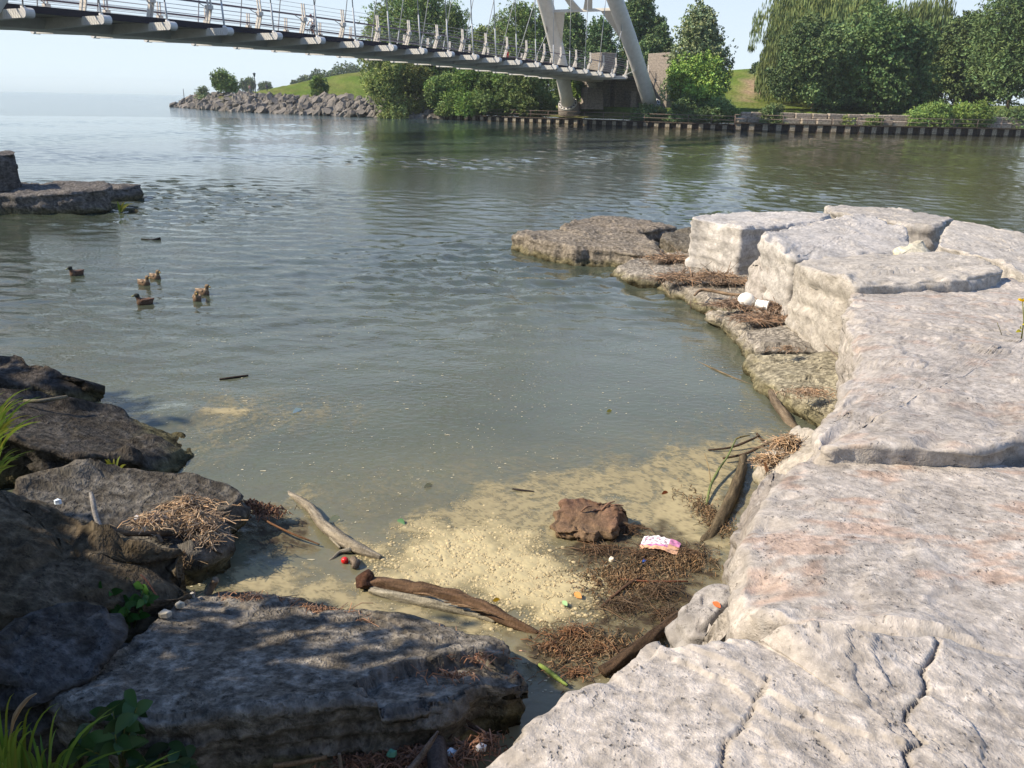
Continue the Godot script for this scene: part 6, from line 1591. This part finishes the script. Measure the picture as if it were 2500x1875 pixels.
func build_people() -> void:
	var skin := Color(0.34, 0.19, 0.13)
	var white := Color(0.66, 0.65, 0.64)
	# the cyclist rides towards the left end of the deck
	var o := deck(5.75, 3.4, 0.30)
	var f := -fwd
	f.y = (deck(4.0, 0, 0).y - deck(5.0, 0, 0).y) / 5.25
	f = f.normalized()
	var r := f.cross(Vector3.UP).normalized()
	var at := func(a: float, b: float, c: float) -> Vector3: return f * a + Vector3.UP * b + r * c
	var bike := thing("bicycle", "dark bicycle with drop bars ridden across the footbridge", "bicycle", o)
	wheel(at.call(0.52, 0.34, 0), r, Vector3.UP, 0.33, bike)
	wheel(at.call(-0.50, 0.34, 0), r, Vector3.UP, 0.33, bike)
	var mb := MB.new()
	for e in [[[0.52, 0.34], [0.36, 0.92]], [[0.38, 0.80], [-0.05, 0.30]], [[0.37, 0.88], [-0.18, 0.84]], [[-0.05, 0.30], [-0.20, 0.95]], [[-0.50, 0.34], [-0.05, 0.30]], [[-0.50, 0.34], [-0.17, 0.82]]]:
		mb.tube([at.call(e[0][0], e[0][1], 0), at.call(e[1][0], e[1][1], 0)], [0.022, 0.022], 6, Color(0.06, 0.06, 0.08))
	obj("frame", mb.mesh(M.gloss, true), bike)
	mb = MB.new()
	for s in [-1.0, 1.0]:
		mb.tube([at.call(0.36, 0.95, 0), at.call(0.40, 0.98, 0.2 * s), at.call(0.56, 0.96, 0.21 * s), at.call(0.58, 0.84, 0.21 * s), at.call(0.46, 0.80, 0.21 * s)], [0.018, 0.018, 0.018, 0.018, 0.018], 6, Color(0.04, 0.04, 0.05))
	obj("handlebar", mb.mesh(M.plain, true), bike)
	mb = MB.new()
	mb.tube([at.call(-0.08, 0.97, 0), at.call(-0.2, 0.98, 0), at.call(-0.33, 0.99, 0)], [0.025, 0.06, 0.075], 8, Color(0.03, 0.03, 0.03))
	obj("saddle", mb.mesh(M.plain, true), bike)
	var b := []
	var hip: Vector3 = at.call(-0.20, 1.06, 0); var chest: Vector3 = at.call(0.10, 1.42, 0); var neck: Vector3 = at.call(0.19, 1.60, 0); var head: Vector3 = at.call(0.25, 1.76, 0)
	b.append([hip, chest, 0.165, 0.175, white]); b.append([chest, neck, 0.15, 0.06, white])
	b.append([neck, head, 0.055, 0.06, skin]); b.append([head, head + Vector3.UP * 0.05, 0.10, 0.105, skin])
	b.append([head + f * 0.09, head + f * 0.12 - Vector3.UP * 0.02, 0.02, 0.016, skin])
	for s in [-1.0, 1.0]:
		var sh: Vector3 = at.call(0.13, 1.50, 0.19 * s); var el: Vector3 = at.call(0.28, 1.23, 0.24 * s); var ha: Vector3 = at.call(0.50, 1.0, 0.21 * s)
		b.append([chest, sh, 0.12, 0.075, white]); b.append([sh, el, 0.072, 0.05, white]); b.append([el, ha, 0.045, 0.032, skin]); b.append([ha, ha + f * 0.06 - Vector3.UP * 0.03, 0.035, 0.026, skin])
		var kn: Vector3 = at.call(0.20, 0.80 if s > 0 else 0.68, 0.11 * s); var fo: Vector3 = at.call(-0.02 if s > 0 else 0.0, 0.42 if s > 0 else 0.22, 0.12 * s)
		b.append([hip + r * 0.08 * s, kn, 0.11, 0.075, Color(0.06, 0.06, 0.08)]); b.append([kn, fo, 0.065, 0.042, skin]); b.append([fo, fo + f * 0.16 - Vector3.UP * 0.03, 0.045, 0.04, Color(0.1, 0.1, 0.1)])
	var cy := obj("person", blob(b, 0.034, 0.05).mesh(M.plain, true))
	cy.position = o
	tag(cy, "cyclist in a white top and cap riding left along the footbridge", "person")
	mb = MB.new()
	var hm := blob([[head + Vector3.UP * 0.06, head + Vector3.UP * 0.075 - f * 0.02, 0.115, 0.115, Color(0.12, 0.03, 0.04)], [head + Vector3.UP * 0.06 + f * 0.1, head + Vector3.UP * 0.05 + f * 0.17, 0.05, 0.03, Color(0.12, 0.03, 0.04)]], 0.03, 0.03)
	obj("cap", hm.mesh(M.plain, true), cy)
	var bag := obj("backpack", blob([[at.call(-0.28, 1.12, 0), at.call(-0.09, 1.52, 0), 0.17, 0.15, Color(0.30, 0.29, 0.31)], [at.call(-0.36, 1.10, 0), at.call(-0.34, 0.98, 0), 0.12, 0.06, Color(0.06, 0.06, 0.08)]], 0.035, 0.05).mesh(M.plain, true))
	bag.position = o
	tag(bag, "grey backpack on the cyclist's back", "backpack")
	# a walker in red farther along, two tiny figures on the breakwater
	var people := [["walker in a red top and dark trousers near the far end of the footbridge", deck(14.6, -1.5, 0.30), Color(0.50, 0.02, 0.02), Color(0.04, 0.04, 0.06), 1.0], ["tiny figure in a pinkish top by the lone tree on the breakwater", Vector3(-65.803, 2.923, -214.000), Color(0.50, 0.30, 0.28), Color(0.3, 0.3, 0.33), 0.95], ["tiny figure in dark clothes right of the lone tree on the breakwater", Vector3(-60.456, 2.700, -210.000), Color(0.12, 0.12, 0.16), Color(0.1, 0.1, 0.12), 0.95]]
	for e in people:
		b = [[Vector3(0, 0.95, 0), Vector3(0, 1.36, 0), 0.15, 0.17, e[2]], [Vector3(0, 1.36, 0), Vector3(0, 1.52, 0), 0.15, 0.06, e[2]], [Vector3(0, 1.5, 0), Vector3(0, 1.64, 0.02), 0.055, 0.06, skin], [Vector3(0, 1.63, 0.02), Vector3(0, 1.68, 0.01), 0.095, 0.10, Color(0.06, 0.04, 0.03)], [Vector3(0, 1.62, 0.07), Vector3(0, 1.6, 0.09), 0.05, 0.04, skin]]
		for s in [-1.0, 1.0]:
			b.append([Vector3(0.09 * s, 0.93, 0), Vector3(0.10 * s, 0.50, 0.08 * s + 0.03), 0.10, 0.07, e[3]])
			b.append([Vector3(0.10 * s, 0.50, 0.08 * s + 0.03), Vector3(0.10 * s, 0.08, 0.12 * s - 0.05), 0.065, 0.045, e[3]])
			b.append([Vector3(0.10 * s, 0.06, 0.12 * s - 0.05), Vector3(0.11 * s, 0.05, 0.12 * s + 0.10), 0.05, 0.04, Color(0.05, 0.05, 0.05)])
			b.append([Vector3(0.0, 1.40, 0), Vector3(0.20 * s, 1.38, 0), 0.10, 0.07, e[2]])
			b.append([Vector3(0.20 * s, 1.38, 0), Vector3(0.25 * s, 1.08, -0.06 * s), 0.062, 0.048, e[2]])
			b.append([Vector3(0.25 * s, 1.08, -0.06 * s), Vector3(0.24 * s, 0.84, -0.10 * s + 0.06), 0.042, 0.032, skin])
		var p := obj("person", blob(b, 0.04, 0.05).mesh(M.plain, true))
		p.position = e[1]
		if e[1].z < -200.0: p.position.y = land_y(e[1].x, e[1].z) + 1.0
		p.rotation.y = PI * 0.25
		p.scale = Vector3.ONE * (e[4] * 1.08)
		tag(p, e[0], "person")

# ---- ducks -----------------------------------------------------------------------------
func build_ducks() -> void:
	var spots := [
		["duck alone at the left, dark head turned towards the viewer", Vector3(-9.081, 0.000, -16.844), -2.2, true, 0.10],
		["mottled duck farthest back of the middle pair, bill to the right", Vector3(-7.372, 0.000, -16.642), -0.55, false, 0.0],
		["mottled duck nearer in the middle pair, pale tail and bill to the right", Vector3(-7.350, 0.000, -16.059), -0.45, false, 0.0],
		["dark brown duck lowest in the group, head up and facing left", Vector3(-6.664, 0.000, -14.503), -2.75, true, 0.0],
		["mottled duck behind in the right pair, bill to the right", Vector3(-5.930, 0.000, -15.364), -0.35, false, 0.0],
		["duck in front of the right pair, breast towards the viewer", Vector3(-5.854, 0.000, -14.869), -1.2, false, 0.05]]
	for e in spots:
		var body := Color(0.125, 0.085, 0.056) if not e[3] else Color(0.10, 0.065, 0.045)
		var pale := Color(0.34, 0.26, 0.18) if not e[3] else Color(0.15, 0.085, 0.06)
		var hd := Color(0.17, 0.125, 0.08) if not e[3] else Color(0.035, 0.038, 0.032)
		var b := [
			[Vector3(-0.09, 0.05, 0), Vector3(0.07, 0.04, 0), 0.074, 0.088, body],
			[Vector3(-0.10, 0.075, 0), Vector3(-0.19, 0.115, 0), 0.055, 0.014, pale],
			[Vector3(0.07, 0.06, 0), Vector3(0.115, 0.13, 0), 0.068, 0.038, pale.lerp(body, 0.4)],
			[Vector3(0.115, 0.13, 0), Vector3(0.13, 0.19, 0), 0.034, 0.034, hd],
			[Vector3(0.13, 0.20, 0), Vector3(0.158, 0.203, 0), 0.043, 0.038, hd]]
		var d := thing("duck", e[0], "duck", e[1] + Vector3(0, -0.01, 0), "six ducks swimming in the cove mouth")
		d.rotation.y = e[2]
		d.scale = Vector3.ONE * 0.86
		obj("body", blob(b, 0.0125, 0.03, 0.55).mesh(M.plain, true), d)
		var mb := MB.new()
		mb.tube([Vector3(0.185, 0.196, 0), Vector3(0.215, 0.186, 0), Vector3(0.240, 0.182, 0)], [0.017, 0.015, 0.010], 8, Color(0.30, 0.22, 0.08) if not e[3] else Color(0.2, 0.2, 0.08))
		obj("bill", mb.mesh(M.plain, true), d)
		for s in [-1.0, 1.0]:
			obj("wing", blob([[Vector3(0.04, 0.09, 0.060 * s), Vector3(-0.09, 0.10, 0.052 * s), 0.036, 0.026, body.lerp(pale, 0.35)], [Vector3(-0.09, 0.10, 0.052 * s), Vector3(-0.18, 0.115, 0.02 * s), 0.022, 0.008, body]], 0.0125, 0.015, 0.7).mesh(M.plain, true), d)
			var ey := blob([[Vector3(0.168, 0.212, 0.033 * s), Vector3(0.169, 0.212, 0.033 * s), 0.006, 0.006, Color(0.01, 0.01, 0.01)]], 0.003, 0.002)
			obj("eye", ey.mesh(M.gloss, true), d)

# ---- plants on the near banks ------------------------------------------------------------
func tuft(label: String, at: Vector3, n: int, h: float, spread: float, col: Color, w: float, lean: Vector3, cat: String = "grass") -> Node3D:
	var t := thing("grass_tuft", label, cat, at)
	for k in n:
		var mb := MB.new()
		var a := rng.randf() * TAU
		var d := (Vector3(cos(a), 0, sin(a)) * spread * rng.randf_range(0.2, 1.0) + lean * rng.randf_range(0.4, 1.2))
		var root := Vector3(cos(a), 0, sin(a)) * 0.04 * rng.randf() * 2.0
		var hh := h * rng.randf_range(0.5, 1.1)
		var g := rng.randf_range(0.6, 1.25)
		blade(mb, root, root + d + Vector3(0, hh, 0), Vector3(0, hh * 0.22, 0) - d * 0.12, w * rng.randf_range(0.6, 1.2), Color(col.r * g * rng.randf_range(0.9, 1.5), col.g * g, col.b * g))
		obj("blade", mb.mesh(M.near_leaf, true), t)
	return t

func leafy(label: String, at: Vector3, stems: int, h: float, spread: float, col: Color, lf: float) -> Node3D:
	var t := thing("leafy_plant", label, "plant", at)
	for k in stems:
		var a := TAU * k / stems + rng.randf() * 0.8
		var tip := Vector3(cos(a) * spread * rng.randf_range(0.3, 1.0), h * rng.randf_range(0.6, 1.1), sin(a) * spread * rng.randf_range(0.3, 1.0))
		var mb := MB.new()
		mb.tube([Vector3.ZERO, tip * 0.5 + Vector3(0, h * 0.12, 0), tip], [0.006, 0.005, 0.003], 5, Color(0.10, 0.11, 0.03))
		var st := obj("stem", mb.mesh(M.plain, true), t)
		for j in 8:
			var u := 0.35 + 0.65 * j / 7.0
			var p := tip * u + Vector3(0, h * 0.24 * u * (1.0 - u), 0)
			var b := a + j * 2.4
			var d := Vector3(cos(b), rng.randf_range(-0.15, 0.45), sin(b)).normalized() * lf * rng.randf_range(0.7, 1.2)
			mb = MB.new()
			var g := rng.randf_range(0.6, 1.3)
			blade(mb, p, p + d, Vector3(0, lf * 0.18, 0), lf * 0.24, Color(col.r * g, col.g * g, col.b * g), true)
			obj("leaf", mb.mesh(M.near_leaf, true), st)
	return t

func build_plants() -> void:
	var lime := Color(0.16, 0.24, 0.035)
	var green := Color(0.06, 0.115, 0.022)
	tuft("bright drooping grass at the left edge, beside the dark rock", Vector3(-4.655, 0.450, -6.692), 46, 0.62, 0.26, lime, 0.012, Vector3(0.32, 0.0, 0.0))
	tuft("darker grass below the bright grass at the left edge", Vector3(-4.346, 0.500, -6.224), 22, 0.25, 0.2, green, 0.009, Vector3(0.16, 0.0, 0.02))
	leafy("dark green leafy plant growing in the gap left of the large dark slab", Vector3(-2.533, 0.140, -4.696), 9, 0.36, 0.20, Color(0.035, 0.10, 0.018), 0.10)
	tuft("tall sunlit grass in the bottom left corner", Vector3(-2.363, 0.450, -3.081), 26, 0.50, 0.16, lime, 0.008, Vector3(0.05, 0.0, 0.0))
	tuft("arching grass right of the tall grass at the bottom left", Vector3(-2.171, 0.400, -3.079), 24, 0.36, 0.26, Color(0.11, 0.19, 0.03), 0.009, Vector3(0.14, 0.0, 0.02))
	leafy("broad leaved weed in shade at the bottom left, below the large dark slab", Vector3(-1.941, 0.300, -3.301), 7, 0.40, 0.20, Color(0.035, 0.075, 0.022), 0.13)
	leafy("second broad leaved weed at the bottom, under the slab's black face", Vector3(-1.746, 0.200, -3.286), 5, 0.26, 0.20, Color(0.03, 0.06, 0.02), 0.12)
	tuft("low grass blades reaching right along the bottom edge", Vector3(-1.839, 0.400, -3.033), 14, 0.2, 0.14, lime, 0.008, Vector3(0.20, 0.0, -0.02))
	tuft("small yellow green sprig in the dark gap of the left rocks", Vector3(-3.711, 0.250, -7.022), 9, 0.12, 0.10, Color(0.22, 0.26, 0.04), 0.016, Vector3(0.02, 0, 0))
	tuft("green weed hanging off the end of the slab at the far left", Vector3(-12.388, 0.050, -26.143), 10, 0.35, 0.3, Color(0.12, 0.16, 0.03), 0.03, Vector3(0.3, 0, 0.1))
	# seed head among the grass
	var sh := MB.new()
	add_log(sh, [Vector3(-2.360, 0.600, -3.098), Vector3(-2.332, 0.720, -3.117), Vector3(-2.269, 0.860, -3.096), Vector3(-2.201, 0.950, -3.094), Vector3(-2.158, 0.980, -3.103)], [0.003, 0.004, 0.010, 0.008, 0.003], Color(0.36, 0.24, 0.13), 0.5, 8)
	tag(obj("grass_seed_head", sh.mesh(M.plain, true)), "brown nodding seed head above the grass in the bottom left corner", "grass")
	# the yellow flower on the right
	var fl := thing("yellow_flower", "thin weed with one yellow flower and a bud at the right edge", "flower", Vector3(5.120, 1.420, -8.024))
	var base: Vector3 = Vector3(5.120, 1.420, -8.024)
	var top: Vector3 = Vector3(5.004, 1.800, -8.080) 
	top = base + Vector3(-0.075, 0.40, 0.0)
	var mb := MB.new()
	mb.tube([Vector3.ZERO, (top - base) * 0.5 + Vector3(0.02, 0, 0), top - base], [0.008, 0.007, 0.005], 6, Color(0.16, 0.17, 0.06))
	mb.tube([(top - base) * 0.6 + Vector3(0.018, 0, 0), (top - base) * 0.75 + Vector3(0.06, 0.03, 0)], [0.004, 0.004], 5, Color(0.16, 0.17, 0.06))
	obj("stem", mb.mesh(M.plain, true), fl)
	for k in 12:
		mb = MB.new()
		var a := TAU * k / 12.0
		var d := Vector3(cos(a), 0.35, sin(a)) * 0.045
		blade(mb, top - base, top - base + d, Vector3(0, 0.006, 0), 0.013, Color(0.75, 0.52, 0.01), true)
		obj("petal", mb.mesh(M.near_leaf, true), fl)
	mb = blob([[(top - base) * 0.75 + Vector3(0.06, 0.03, 0), (top - base) * 0.75 + Vector3(0.063, 0.05, 0), 0.014, 0.008, Color(0.3, 0.3, 0.04)]], 0.005, 0.005)
	obj("bud", mb.mesh(M.plain, true), fl)
	for k in 3:
		mb = MB.new()
		var p := (top - base) * (0.22 + 0.09 * k)
		blade(mb, p, p + Vector3(-0.07 + 0.04 * k, 0.0, 0.02), Vector3(0, 0.012, 0), 0.016, Color(0.5, 0.42, 0.04), true)
		obj("leaf", mb.mesh(M.near_leaf, true), fl)
	mb = MB.new()
	mb.tube([Vector3(5.020, 1.400, -8.172), Vector3(4.944, 1.500, -8.123), Vector3(4.880, 1.580, -8.090)], [0.004, 0.003, 0.003], 5, Color(0.18, 0.17, 0.07))
	tag(obj("plant_stalk", mb.mesh(M.plain, true)), "short bare stalk left of the yellow flower", "stalk")
